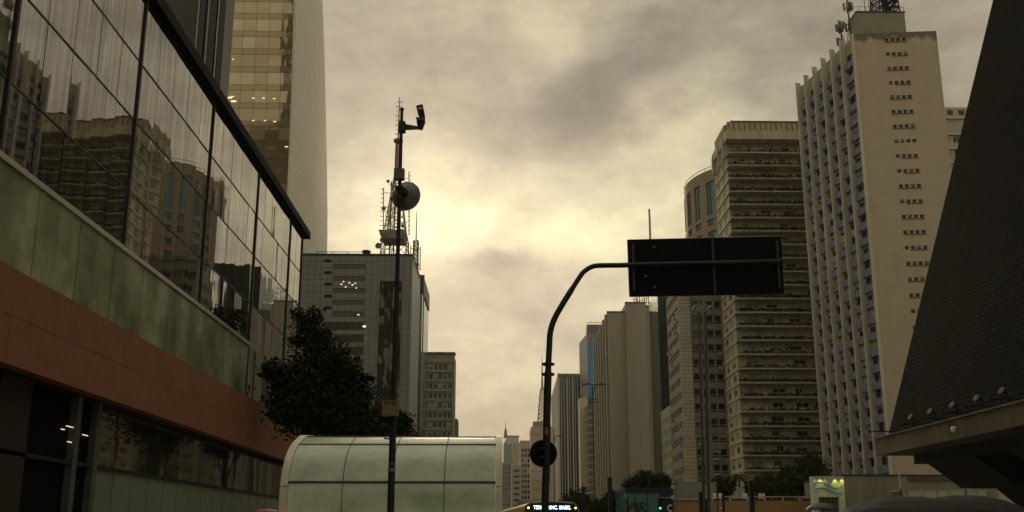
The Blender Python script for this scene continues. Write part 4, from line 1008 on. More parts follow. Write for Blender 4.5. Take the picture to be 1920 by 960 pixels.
# ------------------------------------------------------------------ tower podium + mural entrance + terrace
def podium():
    YP=112.0; a=at(1583,900,YP); b=at(1790,900,YP); top=at(1640,892,YP).z
    rt=thing('grey_podium_building','low grey podium wall at the foot of the bladed tower','podium',((a.x+b.x)/2,YP+8,0))
    m_=MB(); m_.box(a.x,b.x+6,YP,YP+15,0,top); m_.build('wall',mat('podium render',(.32,.285,.19),.85,var=.35,vscale=.4,streak=True,bump=.01),rt)
    m_=MB(); m_.box(a.x-.15,b.x+6.1,YP-.15,YP+15,top,top+.18); m_.build('coping',M_dframe,rt)
    r=at(1703,905,YP-.05); m_=MB(); m_.box(r.x,b.x,YP-.1,YP-.005,at(1720,903,YP).z,at(1720,893,YP).z); m_.build('brown_panel',mat('brown panel',(.12,.08,.05),.7),rt)
    # glazed railing pavilion
    Yg=106.0; a=at(1692,935,Yg); b=at(1850,935,Yg); t=at(1760,918,Yg).z
    g=thing('glazed_kiosk','low glazed kiosk with pale frame beneath the dark overhang','kiosk',((a.x+b.x)/2,Yg+1,0))
    m_=MB(); m_.box(a.x,b.x,Yg,Yg+3,.15,t-.2); m_.build('glazing',glass_mat('kiosk glass',(.25,.24,.18),.1,.5,.02,.5),g)
    m_=MB(); m_.box(a.x-.1,b.x+.2,Yg-.1,Yg+3.1,t-.19,t); m_.build('roof_frame',mat('pale frame',(.45,.41,.31),.6),g)
    for px in (1695,1703,1732,1758,1780,1810,1835): x=at(px,935,Yg).x; m_=MB(); m_.box(x-.07,x+.07,Yg-.06,Yg-.005,.15,t-.2); m_.build('frame_post',MATS['pale frame'],g)
    # flagpole
    p=at(1690,935,98); q=at(1688,846,98); f=thing('white_pole','thin white pole with a small pennant in front of the podium','pole',(p.x,98,0)); m_=MB(); m_.tube([(p.x,98,.1),(p.x,98,q.z)],[.10,.07],8); m_.build('shaft',mat('white paint',(.6,.57,.48),.5),f)
    m_=MB(); m_.hexa([(p.x-.1,97.9,q.z),(p.x-1.7,97.9,q.z-.05),(p.x-1.7,98.1,q.z-.05),(p.x-.1,98.1,q.z),(p.x-.1,97.9,q.z+.35),(p.x-1.7,97.9,q.z+.02),(p.x-1.7,98.1,q.z+.02),(p.x-.1,98.1,q.z+.35)]); m_.build('pennant',M_blk,f)
    # mural entrance
    YM=108.0; a=at(1524,900,YM); b=at(1582,900,YM); top=at(1553,893,YM).z; topl=at(1524,897,YM).z
    e=thing('mural_entrance','lit white entrance block painted with blue and green wave lines','entrance',((a.x+b.x)/2,YM+3,0))
    dr=(at(1535,935,YM).x,at(1573,935,YM).x,.15,at(1553,932,YM).z)
    F=Face((a.x,YM),(b.x,YM),0); m_=MB(); holed(m_,F,F.W,top,[(dr[0]-a.x,dr[1]-a.x,.15,dr[3])],.5); m_.quad((b.x,YM,0),(b.x,YM+1.2,0),(b.x,YM+1.2,top),(b.x,YM,top)); m_.quad((a.x,YM,0),(a.x,YM,top),(a.x,YM+1.2,top),(a.x,YM+1.2,0)); m_.quad((a.x,YM+1.2,0),(b.x,YM+1.2,0),(b.x,YM+1.2,top),(a.x,YM+1.2,top)); m_.poly([(a.x,YM,top),(b.x,YM,top),(b.x,YM+1.2,top),(a.x,YM+1.2,top)])
    m_.build('wall',mat('white mural wall',(.66,.60,.44),.7,var=.12,vscale=1),e)
    m_=MB(); m_.box(dr[0],dr[1],YM+.4,YM+.5,.15,dr[3]); 
    m_.build('door',mat('olive gate',(.16,.15,.08),.6,var=.4,vscale=3),e)
    for k in range(1,4): x=dr[0]+(dr[1]-dr[0])*k/4; m_=MB(); m_.box(x-.04,x+.04,YM+.35,YM+.398,.15,dr[3]); m_.build('gate_bar',M_blk,e)
    W=b.x-a.x
    def wave(v0,amp,th,m,ph,dd):
        w_=MB(); n=28
        for k in range(n):
            f0,f1=k/n,(k+1)/n; g_=lambda f: v0+amp*math.sin(f*5.4+ph)+ .35*amp*f
            t_=lambda f: th*(.7+.5*math.sin(f*3+ph))
            w_.hexa([(a.x+.1+(W-.2)*f0,YM-dd,g_(f0)),(a.x+.1+(W-.2)*f1,YM-dd,g_(f1)),(a.x+.1+(W-.2)*f1,YM-.002,g_(f1)),(a.x+.1+(W-.2)*f0,YM-.002,g_(f0)),
                     (a.x+.1+(W-.2)*f0,YM-dd,g_(f0)+t_(f0)),(a.x+.1+(W-.2)*f1,YM-dd,g_(f1)+t_(f1)),(a.x+.1+(W-.2)*f1,YM-.002,g_(f1)+t_(f1)),(a.x+.1+(W-.2)*f0,YM-.002,g_(f0)+t_(f0))])
        w_.build('wave_stripe',m,e)
    zc=at(1553,913,YM).z; blue=mat('wave blue',(.04,.07,.13),.6); grn=mat('wave green',(.30,.45,.33),.6); ltb=mat('wave pale',(.35,.42,.42),.6)
    wave(zc+.05,.42,.14,blue,.6,.012); wave(zc-.32,.42,.32,ltb,.6,.008); wave(zc-.65,.40,.13,blue,.4,.012); wave(zc-1.0,.38,.30,grn,.4,.008)
    for px,c in ((1528,(.8,.7,1)),(1537,(.75,1,.2)),(1546,(.8,.7,.9)),(1565,(.75,1,.2)),(1578,(.75,1,.2))):
        x=at(px,895,YM).x; l=bpy.data.lights.new('wall_washer','SPOT'); l.energy=60 if c[1]==1 else 14; l.color=c; l.spot_size=R(60); l.spot_blend=.6; l.shadow_soft_size=.05
        lo=bpy.data.objects.new('wall_washer_light',l); COL.objects.link(lo); lo.parent=e; lo.location=Vector((x,YM-.42,top+.05))-OFF[e.name]; lo.rotation_euler=(R(14),0,0)
        m_=MB(); m_.lathe((x,YM-.42,top+.12),(0,0,1),[(0,.09),(.2,.07)],8); m_.box(x-.02,x+.02,YM-.4,YM+.1,top+.2,top+.24); m_.build('wall_washer',M_blk,e)
    # terrace wall
    YW=122.0; a=at(1311,940,YW); b=at(1522,940,YW); t=at(1400,939,YW).z
    tr=thing('terrace_wall','long ochre terrace wall with a pale railing below the balcony apartments','wall',((a.x+b.x)/2,YW+8,0))
    m_=MB(); m_.box(a.x,b.x,YW,YW+26,0,t); m_.build('wall',tile_mat('ochre boards',(.36,.22,.085),(.22,.13,.05),.45,30,.03,.7),tr)
    m_=MB(); rz=at(1400,931,YW).z; m_.box(a.x,b.x,YW+.02,YW+.12,rz-.1,rz+.05); m_.build('handrail',mat('pale rail',(.42,.38,.28),.6),tr)
    for px in (1336,1369,1402,1434,1468,1500): x=at(px,935,YW).x; m_=MB(); m_.box(x-.12,x+.12,YW+.03,YW+.2,t,rz-.1); m_.build('railing_post',MATS['pale rail'],tr)
    m_=MB(); m_.box(a.x,b.x,YW+.3,YW+.4,t,rz-.3); m_.build('gap_sheet',mat('dark railing gap',(.05,.035,.02),.7),tr)  # dark sheet standing for the dark gap below the handrail
    YL=116.0; a2=at(1263,940,YL); b2=at(1310,940,YL); 
    lw=thing('slatted_wall','short ochre wall topped by dark slats left of the terrace railing','wall',((a2.x+b2.x)/2,YL+4,0)); t=at(1285,942,YL).z
    m_=MB(); m_.box(a2.x,b2.x,YL,YL+6,0,t); m_.build('wall',MATS['ochre boards'],lw)
    m_=MB(); m_.box(a2.x,b2.x,YL+.02,YL+.15,at(1285,937,YL).z,at(1285,935,YL).z); m_.build('top_rail',MATS['pale rail'],lw)
    for k in range(9): x=a2.x+(b2.x-a2.x)*(k+.2)/9; m_=MB(); m_.box(x,x+.22,YL+.04,YL+.14,t,at(1285,937,YL).z); m_.build('slat',M_dframe,lw)
    t0=at(1300,920,YL+3); m_=MB(); g2=thing('grey_plinth','grey plinth building under the pilaster office block','plinth',(t0.x,YL+14,0)); m_.box(at(1262,930,128).x,at(1345,930,128).x,128,148,0,at(1300,903,128).z); m_.build('wall',mat('plinth grey',(.22,.22,.18),.8,var=.2),g2)
    tz=at(1400,939,122).z
    # terrace clutter
    p=at(1387,931,124); b=thing('blue_planter','tall pale blue tapering planter on the terrace','planter',(p.x,124,tz)); m_=MB(); m_.tube([(p.x,124,tz),(p.x,124,at(1387,914,124).z)],[.28,.42],12); m_.build('pot',mat('pale blue glaze',(.16,.36,.36),.4),b)
    for i,px in enumerate((1341,1352,1399,1427,1432)):
        x=at(px,930,123.5).x; zz=tz; lab=['white plastic chair alone at the left end of the terrace','second white plastic chair near the left end of the terrace','white plastic chair just right of the pale blue planter','white plastic chair right of the black post on the terrace','rightmost white plastic chair on the terrace'][i]
        c=thing('plastic_chair',lab,'chair',(x,123.6,zz),'white plastic chairs on the terrace'); wp=MATS['white plastic']
        s=.9 if i in (0,1,3,4) else .8
        m_=MB(); m_.box(x-.28,x+.28,123.3,123.85,zz+.42,zz+.47); m_.build('seat',wp,c)
        m_=MB(); m_.box(x-.28,x+.28,123.85,123.9,zz+.47,zz+1.25); m_.build('backrest',wp,c)
        for dx_ in (-.25,.22):
            for dy_ in (123.32,123.82): m_=MB(); m_.box(x+dx_,x+dx_+.04,dy_,dy_+.04,zz,zz+.42); m_.build('leg',wp,c)
podium()

# ------------------------------------------------------------------ trees and plants
def crown_mesh(blobs, n, size, seed, light=.25):
    rnd=random.Random(seed); mb=MB(); tot=sum(b[3]**2 for b in blobs)
    for (x,y,z,r) in blobs:
        for c in range(max(3,int(n*(r**2)/tot/22))):
            d=Vector((rnd.gauss(0,1),rnd.gauss(0,1),rnd.gauss(0,1)*.8)).normalized()*r*(rnd.random()**.5)*1.12
            cc=Vector((x,y,z))+d; cr=rnd.uniform(.2,.42)*min(1,r/1.2)
            lm = 1 if rnd.random()<light else 0
            for q in range(22):
                p=cc+Vector((rnd.gauss(0,cr),rnd.gauss(0,cr),rnd.gauss(0,cr*.7)))
                nn=Vector((rnd.gauss(0,1),rnd.gauss(0,1),rnd.gauss(.6,1))).normalized(); a=nn.orthogonal().normalized(); a.rotate(Matrix.Rotation(rnd.uniform(0,6.28),3,nn)); b=nn.cross(a); s=size*rnd.uniform(.6,1.3)
                mb.quad(p-a*s,p-b*s*.45,p+a*s,p+b*s*.45,lm)
    return mb
def tree(name,label,base,blobs,n,size,seed,cat='tree',group=None,trunk_r=.3,light=.25):
    rt=thing(name,label,cat,base,group); mb=MB(); bx,by,bz=base
    top=Vector(blobs[0][:3]); fork=Vector((bx,by,bz))+(Vector((top.x,top.y,top.z))-Vector((bx,by,bz)))*.5; fork.x=bx+(top.x-bx)*.3; fork.y=by+(top.y-by)*.3
    mb.tube([(bx,by,bz),(bx+.05,by,bz+(fork.z-bz)*.5),fork],[trunk_r*1.3,trunk_r,trunk_r*.8],9)
    rnd=random.Random(seed)
    for b in blobs:
        t=Vector(b[:3]); m=(fork+t)/2+Vector((rnd.uniform(-.3,.3),rnd.uniform(-.3,.3),.3)); mb.tube([fork,m,t],[trunk_r*.5,trunk_r*.3,trunk_r*.1],6)
    mb.build('trunk',M_bark,rt); crown_mesh(blobs,n,size,seed,light).build('crown',[M_leaf,M_leaf2],rt)
def pb(px,py,Y,r): p=at(px,py,Y); return (p.x,p.y,p.z,r)
tree('street_tree','dark leafy tree in front of the mirrored mall, behind the glass canopy',(at(640,900,46).x,46,.1),
  [pb(610,765,46,1.8),pb(560,735,45,1.4),pb(522,705,44.5,.9),pb(505,700,44.2,.5),pb(540,760,45,1.0),pb(645,700,46,.7),pb(655,745,46.5,1.3),pb(600,690,46,1.6),pb(585,640,46.5,1.0),pb(575,600,47,.8),pb(600,625,47,.6),pb(640,700,46,1.1),pb(682,715,46.5,.55),pb(640,790,46,1.7),pb(560,780,45,1.2),pb(675,780,47,1.0)],23000,.15,11,trunk_r=.32,light=.16)
tree('street_tree','dim leafy tree low behind the camera pole, right of the big dark tree',(at(735,900,62).x,62,.1),
  [pb(735,800,62,1.2),pb(722,775,62,.8),pb(752,790,62,.7),pb(705,808,62,1.0),pb(745,825,61,1.4)],12000,.15,12,trunk_r=.2,light=.08)
tree('street_tree','slim tree in the hedge right of the bus',(at(1085,990,95).x,95,.1),[pb(1085,935,95,1.3),pb(1065,945,96,1.1),pb(1110,950,95,1.1),pb(1075,960,95,1.6)],5000,.16,21,group='trees beyond the bus')
tree('street_tree','sparse tree between the black post and the teal kiosk',(at(1150,990,98).x,98,.1),[pb(1150,932,98,.8),pb(1165,940,97,.7),pb(1135,950,98,1.4),pb(1160,958,98,1.4)],5000,.2,22,group='trees beyond the bus')
tree('street_tree','leafy treetop spreading over the teal kiosk',(at(1215,990,112).x,112,.1),[pb(1210,902,112,1.4),pb(1190,908,112,1.1),pb(1235,904,112,1.2),pb(1252,906,111,.9),pb(1212,889,112,.6),pb(1178,912,112,.7)],8000,.17,23)
for i,(lab,ps,n) in enumerate([('bushy shrub left of the palm on the terrace',[(1350,915,1.7),(1335,920,1.3),(1362,910,1.4)],7000),
    ('dark broad shrub at the middle of the terrace',[(1440,912,2.0),(1420,918,1.7),(1460,915,1.6)],9000),
    ('tall dark tree at the terrace end, beside the mural entrance',[(1515,880,2.2),(1530,890,2.0),(1500,900,2.4),(1525,865,1.3),(1490,915,1.8)],14000),
    ('pointed dark tree on the terrace left of the tall end tree',[(1475,905,1.5),(1475,885,1.0),(1470,920,1.6)],6000)]):
    p=at(ps[0][0],935,134+i); tree('terrace_tree',lab,(p.x,134+i,at(1400,939,122).z-.1),[pb(a,b,134+i,r) for a,b,r in ps],n,.22,40+i,group='trees on the terrace',trunk_r=.15,light=.15)
def palm(label,x,y,z,h,L,seed):
    rnd=random.Random(seed); rt=thing('palm_tree',label,'palm tree',(x,y,z)); mb=MB(); mb.tube([(x,y,z),(x+.1,y,z+h*.6),(x,y,z+h)],[.22,.17,.14],8); mb.build('trunk',M_bark,rt)
    mb=MB()
    for k in range(16):
        a=6.28*k/16+rnd.uniform(-.2,.2); up=rnd.uniform(.1,1.0); prev=None
        for s in range(9):
            f=s/8; p=Vector((x+math.cos(a)*L*f,y+math.sin(a)*L*f,z+h+L*(up*f-1.1*f*f)))
            if prev is not None:
                d=(p-prev).normalized(); side=d.cross(Vector((0,0,1))).normalized(); w_=.35*L*math.sin(math.pi*(f*.9+.05))*.5
                for sg in (-1,1): mb.quad(prev,p,p+side*sg*w_+Vector((0,0,-w_*.6)),prev+side*sg*w_+d*.02+Vector((0,0,-w_*.6)) if 0 else prev+side*sg*w_*.6+Vector((0,0,-w_*.5)),rnd.choice((0,0,1)))
            prev=p
    mb.build('fronds',[M_leaf,M_leaf2],rt)
tz=at(1400,939,122).z
palm('palm with drooping fronds above the pale blue planter',at(1385,900,131).x,131,tz,at(1385,893,131).z-tz,2.0,5)
palm('small bright green palm in front of the teal kiosk',at(1195,950,78).x,78,.1,at(1195,946,78).z-.1,1.5,6)

# ------------------------------------------------------------------ teal kiosk with C sign
def kiosk():
    Y=88.0; a=at(1172,930,Y); b=at(1262,930,Y); t=at(1215,914,Y).z; m1=at(1215,924,Y).z
    rt=thing('teal_glass_kiosk','teal glazed shop with navy fascia and a white letter C','shop',((a.x+b.x)/2,Y+4,0))
    xs=at(1236,930,Y).x
    m_=MB(); m_.box(a.x+.1,xs,Y,Y+8,.15,m1); m_.build('glazing',tile_mat('teal shop glass',(.10,.26,.24),(.03,.06,.06),1.4,30,.06,.15),rt)
    m_=MB(); m_.box(a.x,b.x,Y-.1,Y+8.1,m1,t); m_.box(xs+.02,b.x,Y-.1,Y+8,.15,m1-.01); m_.build('fascia',mat('navy fascia',(.008,.022,.05),.5,var=.2),rt)
    m_=MB(); m_.box(xs,b.x,Y-.16,Y-.11,at(1245,933,Y).z-.04,at(1245,933,Y).z+.04); m_.build('pale_strip',MATS['pale rail'],rt)
    c=at(1256.5,953,Y); r=.42; m_=MB(); n=16
    for k in range(n):
        a0=R(50)+R(260)*k/n; a1=R(50)+R(260)*(k+1)/n; q=lambda an,rr,yy:(c.x+rr*.8*math.cos(an),yy,c.z+rr*math.sin(an))
        m_.hexa([q(a0,r*.62,Y-.15),q(a1,r*.62,Y-.15),q(a1,r,Y-.15),q(a0,r,Y-.15),q(a0,r*.62,Y-.102),q(a1,r*.62,Y-.102),q(a1,r,Y-.102),q(a0,r,Y-.102)])
    m_.build('letter_c',mat('white letter',(.75,.75,.7),.5),rt)
kiosk()

# ------------------------------------------------------------------ metro entrance canopy
def canopy():
    xa,xb=-4.53,-.10
    prof=[(16.85,.14),(16.9,1.0),(17.02,1.75),(17.12,2.10)]
    for px,py in ((540,912),(547,867),(557,840),(570,824),(580,818.5)):
        q=atX(px,py,xa); prof.append((q.y,q.z))
    yt,ztp=prof[-1]; prof.append((yt+.9,ztp+.06)); prof.append((yt+2.0,ztp-.02)); prof.append((yt+2.9,ztp-.35)); prof.append((yt+3.5,ztp-1.1)); prof.append((yt+3.8,.14))
    rt=thing('metro_entrance_canopy','barrel-shaped frosted green glass canopy with cream end arches','canopy',((xa+xb)/2,18.5,.14))
    # smooth profile by arc-length resampling (catmull-rom)
    P=[Vector((0,a,b)) for a,b in prof]; S=[]
    for i in range(len(P)-1):
        p0,p1,p2,p3=P[max(i-1,0)],P[i],P[i+1],P[min(i+2,len(P)-1)]
        for k in range(6):
            t=k/6; S.append(.5*((2*p1)+(-p0+p2)*t+(2*p0-5*p1+4*p2-p3)*t*t+(-p0+3*p1-3*p2+p3)*t**3))
    S.append(P[-1])
    def zlevel(py):  # profile index where the middle panel line crosses photo row py
        best=min(range(len(S)//2+4),key=lambda i: abs((cam_py(S[i]))-py)); return best
    MI=cam.rotation_euler.to_matrix().transposed()
    def cam_py(p):
        c=MI@(Vector((-2.3,p.y,p.z))-Vector((0,0,CAM_H))); return PY-F_PX*c.y/(-c.z)
    i1=zlevel(903); i2=zlevel(833)
    gm=bpy.data.materials.new('frosted green glass'); gm.use_nodes=True; nt=gm.node_tree; b=nt.nodes['Principled BSDF']
    tc=nt.nodes.new('ShaderNodeTexCoord'); mp=nt.nodes.new('ShaderNodeMapping'); mp.inputs['Scale'].default_value=(.5,.8,.8); nt.links.new(tc.outputs['Object'],mp.inputs[0])
    n=nt.nodes.new('ShaderNodeTexNoise'); n.inputs['Scale'].default_value=2.0; n.inputs['Detail'].default_value=10; n.inputs['Roughness'].default_value=.68; nt.links.new(mp.outputs[0],n.inputs['Vector'])
    rp=nt.nodes.new('ShaderNodeValToRGB'); nt.links.new(n.outputs['Fac'],rp.inputs[0]); rp.color_ramp.elements[0].position=.3; rp.color_ramp.elements[0].color=(.50,.62,.42,1); rp.color_ramp.elements[1].position=.62; rp.color_ramp.elements[1].color=(.92,.94,.76,1)
    nt.links.new(rp.outputs[0],b.inputs['Base Color']); b.inputs['Roughness'].default_value=.32; b.inputs['Specular IOR Level'].default_value=.6
    tl=nt.nodes.new('ShaderNodeBsdfTranslucent'); nt.links.new(rp.outputs[0],tl.inputs[0]); mxs=nt.nodes.new('ShaderNodeMixShader'); mxs.inputs[0].default_value=.45
    b.inputs['Coat Weight'].default_value=1; b.inputs['Coat Roughness'].default_value=.12; o_=nt.nodes['Material Output']; nt.links.new(b.outputs[0],mxs.inputs[1]); nt.links.new(tl.outputs[0],mxs.inputs[2]); nt.links.new(mxs.outputs[0],o_.inputs[0])
    xs=[xa,at(659,860,18).x,at(752,860,18).x,at(838,860,18).x,xb]
    nS=len(S)-1; cuts=[0,i1,i2,nS//2+7,nS-8,nS]; cuts=sorted(set(cuts))
    xs=[xa+(xb-xa)*q for q in (0,.262,.5,.752,1)]
    for ci in range(len(cuts)-1):
        for k in range(4):
            m_=MB()
            for i in range(cuts[ci],cuts[ci+1]):
                m_.quad((xs[k]+.012,S[i].y,S[i].z),(xs[k+1]-.012,S[i].y,S[i].z),(xs[k+1]-.012,S[i+1].y,S[i+1].z),(xs[k]+.012,S[i+1].y,S[i+1].z))
            me=m_.build('glass_panel',gm,rt,smooth=True)
            bm=bmesh.new(); bm.from_mesh(me.data); bmesh.ops.remove_doubles(bm,verts=bm.verts,dist=.001); bmesh.ops.recalc_face_normals(bm,faces=bm.faces); bm.to_mesh(me.data); bm.free()
    dk=mat('dark gasket',(.03,.035,.025),.6)
    def longbar(i,h,nm='longitudinal_bar'):
        d=(S[min(i+1,nS)]-S[max(i-1,0)]).normalized(); nn=Vector((0,-d.z,d.y)); m_=MB(); c=S[i]
        q=[c-d*h-nn*.03,c+d*h-nn*.03,c+d*h+nn*.02,c-d*h+nn*.02]
        m_.hexa([(xa,p.y,p.z) for p in q]+[(xb,p.y,p.z) for p in q]); m_.build(nm,dk,rt)
    longbar(i1,.022); longbar(i2,.012); longbar(cuts[3],.015)
    rib=mat('canopy rib',(.10,.11,.075),.6)
    for x in xs[1:-1]:
        m_=MB(); m_.tube([(x,p.y,p.z) for p in S],.011,6); m_.build('rib',rib,rt)
    cream=mat('cream painted arch',(.80,.72,.56),.55,var=.18,vscale=4)
    for x0,x1 in ((xa-.16,xa-.005),(xb+.005,xb+.15)):
        m_=MB()
        for i in range(nS):
            d0=(S[min(i+1,nS)]-S[max(i-1,0)]).normalized(); n0=Vector((0,-d0.z,d0.y)); j=i+1; d1=(S[min(j+1,nS)]-S[max(j-1,0)]).normalized(); n1=Vector((0,-d1.z,d1.y))
            q=[]
            for (c,nn) in ((S[i],n0),(S[j],n1)): 
                for (xx,s) in ((x0,-.16),(x1,-.16),(x1,.03),(x0,.03)): q.append((xx,(c+nn*s).y,(c+nn*s).z))
            i0=len(m_.v); m_.v+=q
            for f in ((0,1,5,4),(1,2,6,5),(2,3,7,6),(3,0,4,7)): m_.f.append(tuple(i0+t for t in f)); m_.m.append(0)
        m_.build('end_arch',cream,rt)
        m_=MB(); ii=min(range(nS//2),key=lambda i:abs(cam_py(S[i])-913)); c=S[ii]; m_.box(x0-.004,x1+.004,c.y-.034,c.y-.0,c.z-.006,c.z+.006); m_.build('arch_joint',M_blk,rt)
    p=atX(535,957,xa-.08); m_=MB(); m_.lathe((xa-.08,p.y-.03,p.z),(0,-1,0),[(0,.05),(.05,.05),(.07,.02)],10); m_.build('fixing_lug',M_blk,rt)
canopy()

# ------------------------------------------------------------------ camera pole
def cctv():
    Y=14.6; b=at(733,960,Y); t=at(753,206,Y); x=(b.x+t.x)/2
    P=lambda px,py: Vector((at(px,py,Y).x,Y,at(px,py,Y).z))
    rt=thing('camera_pole','slim dark steel pole carrying a dish, boxes and a street camera','pole',(x,Y,.14))
    m_=MB(); zc=P(740,790).z; m_.tube([(x,Y,.14),(x,Y,zc)],[.068,.062],14); m_.tube([(x,Y,zc),(x,Y,zc+.05)],[.075,.075],14); m_.tube([(x,Y,zc+.05),(x,Y,P(750,500).z),(x,Y,t.z)],[.05,.042,.030],14); m_.build('shaft',M_blk,rt,smooth=False)
    m_=MB(); m_.lathe((x,Y,t.z),(0,0,1),[(0,.042),(.03,.042),(.04,.02)],12); m_.build('pole_cap',M_blk,rt)
    # camera arm
    za=P(757,240).z; pe=P(786,240); m_=MB(); m_.box(x-.05,x+.08,Y-.06,Y+.06,za-.09,za+.12); m_.hexa([(x+.05,Y-.03,za-.035),(pe.x,Y-.03,za-.015),(pe.x,Y+.03,za-.015),(x+.05,Y+.03,za-.035),(x+.05,Y-.03,za+.08),(pe.x,Y-.03,za+.02),(pe.x,Y+.03,za+.02),(x+.05,Y+.03,za+.08)]); m_.build('camera_arm',M_blk,rt)
    cx=P(789,230).x
    cm=thing('street_camera','dark pan and tilt street camera on the arm near the pole top','security camera',(cx,Y,za+.0)); g_=mat('camera casing',(.10,.095,.08),.5)
    m_=MB(); m_.lathe((cx,Y,za-.02),(0,0,1),[(0,.05),(.10,.075),(.14,.085)],14); m_.build('base',M_blk,cm)
    m_=MB(); z0_=za+.13; m_.hexa([(cx-.08,Y-.09,z0_),(cx+.08,Y-.09,z0_),(cx+.08,Y+.09,z0_),(cx-.08,Y+.09,z0_),(cx-.09,Y-.09,z0_+.06),(cx+.09,Y-.09,z0_+.06),(cx+.08,Y+.09,z0_+.12),(cx-.06,Y+.09,z0_+.12)]); m_.build('tilt_housing',g_,cm)
    # body points up, towards the viewer
    ax=Vector((-.12,-.80,.45)).normalized(); c0=Vector((cx+.02,Y,z0_+.13)); sd_=ax.cross(Vector((0,1,0))).normalized(); up=sd_.cross(ax)
    m_=MB(); L=.17
    q=[]
    for d in (0,L):
        for s,u in ((-1,-1),(1,-1),(1,1),(-1,1)): q.append(tuple(c0+ax*d+sd_*.058*s+up*.06*u))
    m_.hexa(q); m_.build('camera_body',g_,cm)
    m_=MB(); m_.lathe(c0+ax*L,ax,[(0,.042),(.015,.042),(.016,.005)],14); m_.build('lens_glass',mat('lens window',(.22,.20,.13),.1),cm)
    q=[]
    for d in (-.02,L+.04):
        for s,u in ((-.067,.063),(.067,.063),(.067,.072),(-.067,.072)): q.append(tuple(c0+ax*d+sd_*s+up*u))
    m_=MB(); m_.hexa(q); m_.build('sun_hood',g_,cm)
    # small box
    bc=P(747,332); m_=MB(); m_.box(x-.10,x+.10,Y-.17,Y-.05,bc.z-.105,bc.z+.105); m_.build('junction_box',mat('box grey',(.15,.14,.11),.6,var=.2,vscale=6),rt)
    # dish seen from behind
    dc=P(762,360); D=thing('microwave_dish','round grey microwave dish clamped to the camera pole','dish antenna',(dc.x,Y,dc.z)); ax=Vector((.25,.9,.05)).normalized()
    c=Vector((dc.x-.05,Y+.12,dc.z)); m_=MB(); r=.292
    m_.lathe(c,ax,[(-.06,.07),(-.045,.12),(.0,.19),(.05,.25),(.075,r),(.11,r),(.112,r-.015),(.06,.2),(.0,.05),(-.01,.002)],36); m_.build('reflector',mat('dish grey',(.20,.205,.17),.4,var=.2,vscale=4),D,smooth=False)
    m_=MB(); s1=ax.cross(Vector((0,0,1))).normalized(); u1=s1.cross(ax)
    for k in range(12): a=6.28*k/12; m_=MB(); m_.lathe(c+ax*.08+(s1*math.cos(a)+u1*math.sin(a))*(r+.003),-ax,[(0,.008),(.02,.008)],6); m_.build('rim_bolt',M_steel,D)
    m_=MB(); m_.lathe(c+ax*-.05,-ax,[(0,.10),(.05,.10),(.06,.06),(.12,.05)],16)
    for a in (0,1.2,2.4,3.9,5.1): p=c+(s1*math.cos(a)+u1*math.sin(a))*.13; m_.tube([p-ax*.02,c-ax*.10],.014,6)
    m_.box(x-.07,x+.07,Y-.06,Y+.09,dc.z-.16,dc.z-.10); m_.box(x-.07,x+.07,Y-.06,Y+.09,dc.z+.05,dc.z+.11); m_.tube([c-ax*.1,(x+.05,Y,dc.z-.03)],.035,8); m_.build('mount',M_blk,D)
    # yellowish cabinet
    cc=P(734,768); m_=MB(); m_.box(cc.x-.145,cc.x+.145,Y-.24,Y-.06,cc.z-.14,cc.z+.14); cab=m_.build('cabinet',mat('yellow grey cabinet',(.20,.165,.055),.6,var=.25,vscale=5),rt)
    m_=MB()
    for s in (-1,1):
        for k in range(3): xx=cc.x+s*.06; m_.box(xx-.045,xx+.045,Y-.246,Y-.241,cc.z+.055+k*.025,cc.z+.065+k*.025)
    m_.build('louvre',M_blk,cab)
    m_=MB(); q0=P(743,790); m_.tube([(cc.x+.06,Y-.1,cc.z-.13),(cc.x+.07,Y-.1,cc.z-.28),(cc.x+.03,Y-.1,P(730,812).z),(P(722,818).x,Y-.1,P(722,817).z),(P(722,823).x,Y-.09,P(722,823).z),(x,Y-.06,P(730,824).z)],.015,8); m_.build('conduit',M_blk,rt,smooth=True)
    m_=MB(); z=P(735,885).z; m_.lathe((x,Y,z),(0,0,1),[(0,.071),(.07,.071)],14); m_.lathe((x,Y,z+.13),(0,0,1),[(0,.07),(.03,.07)],14); m_.build('steel_band',M_steel,rt)
cctv()

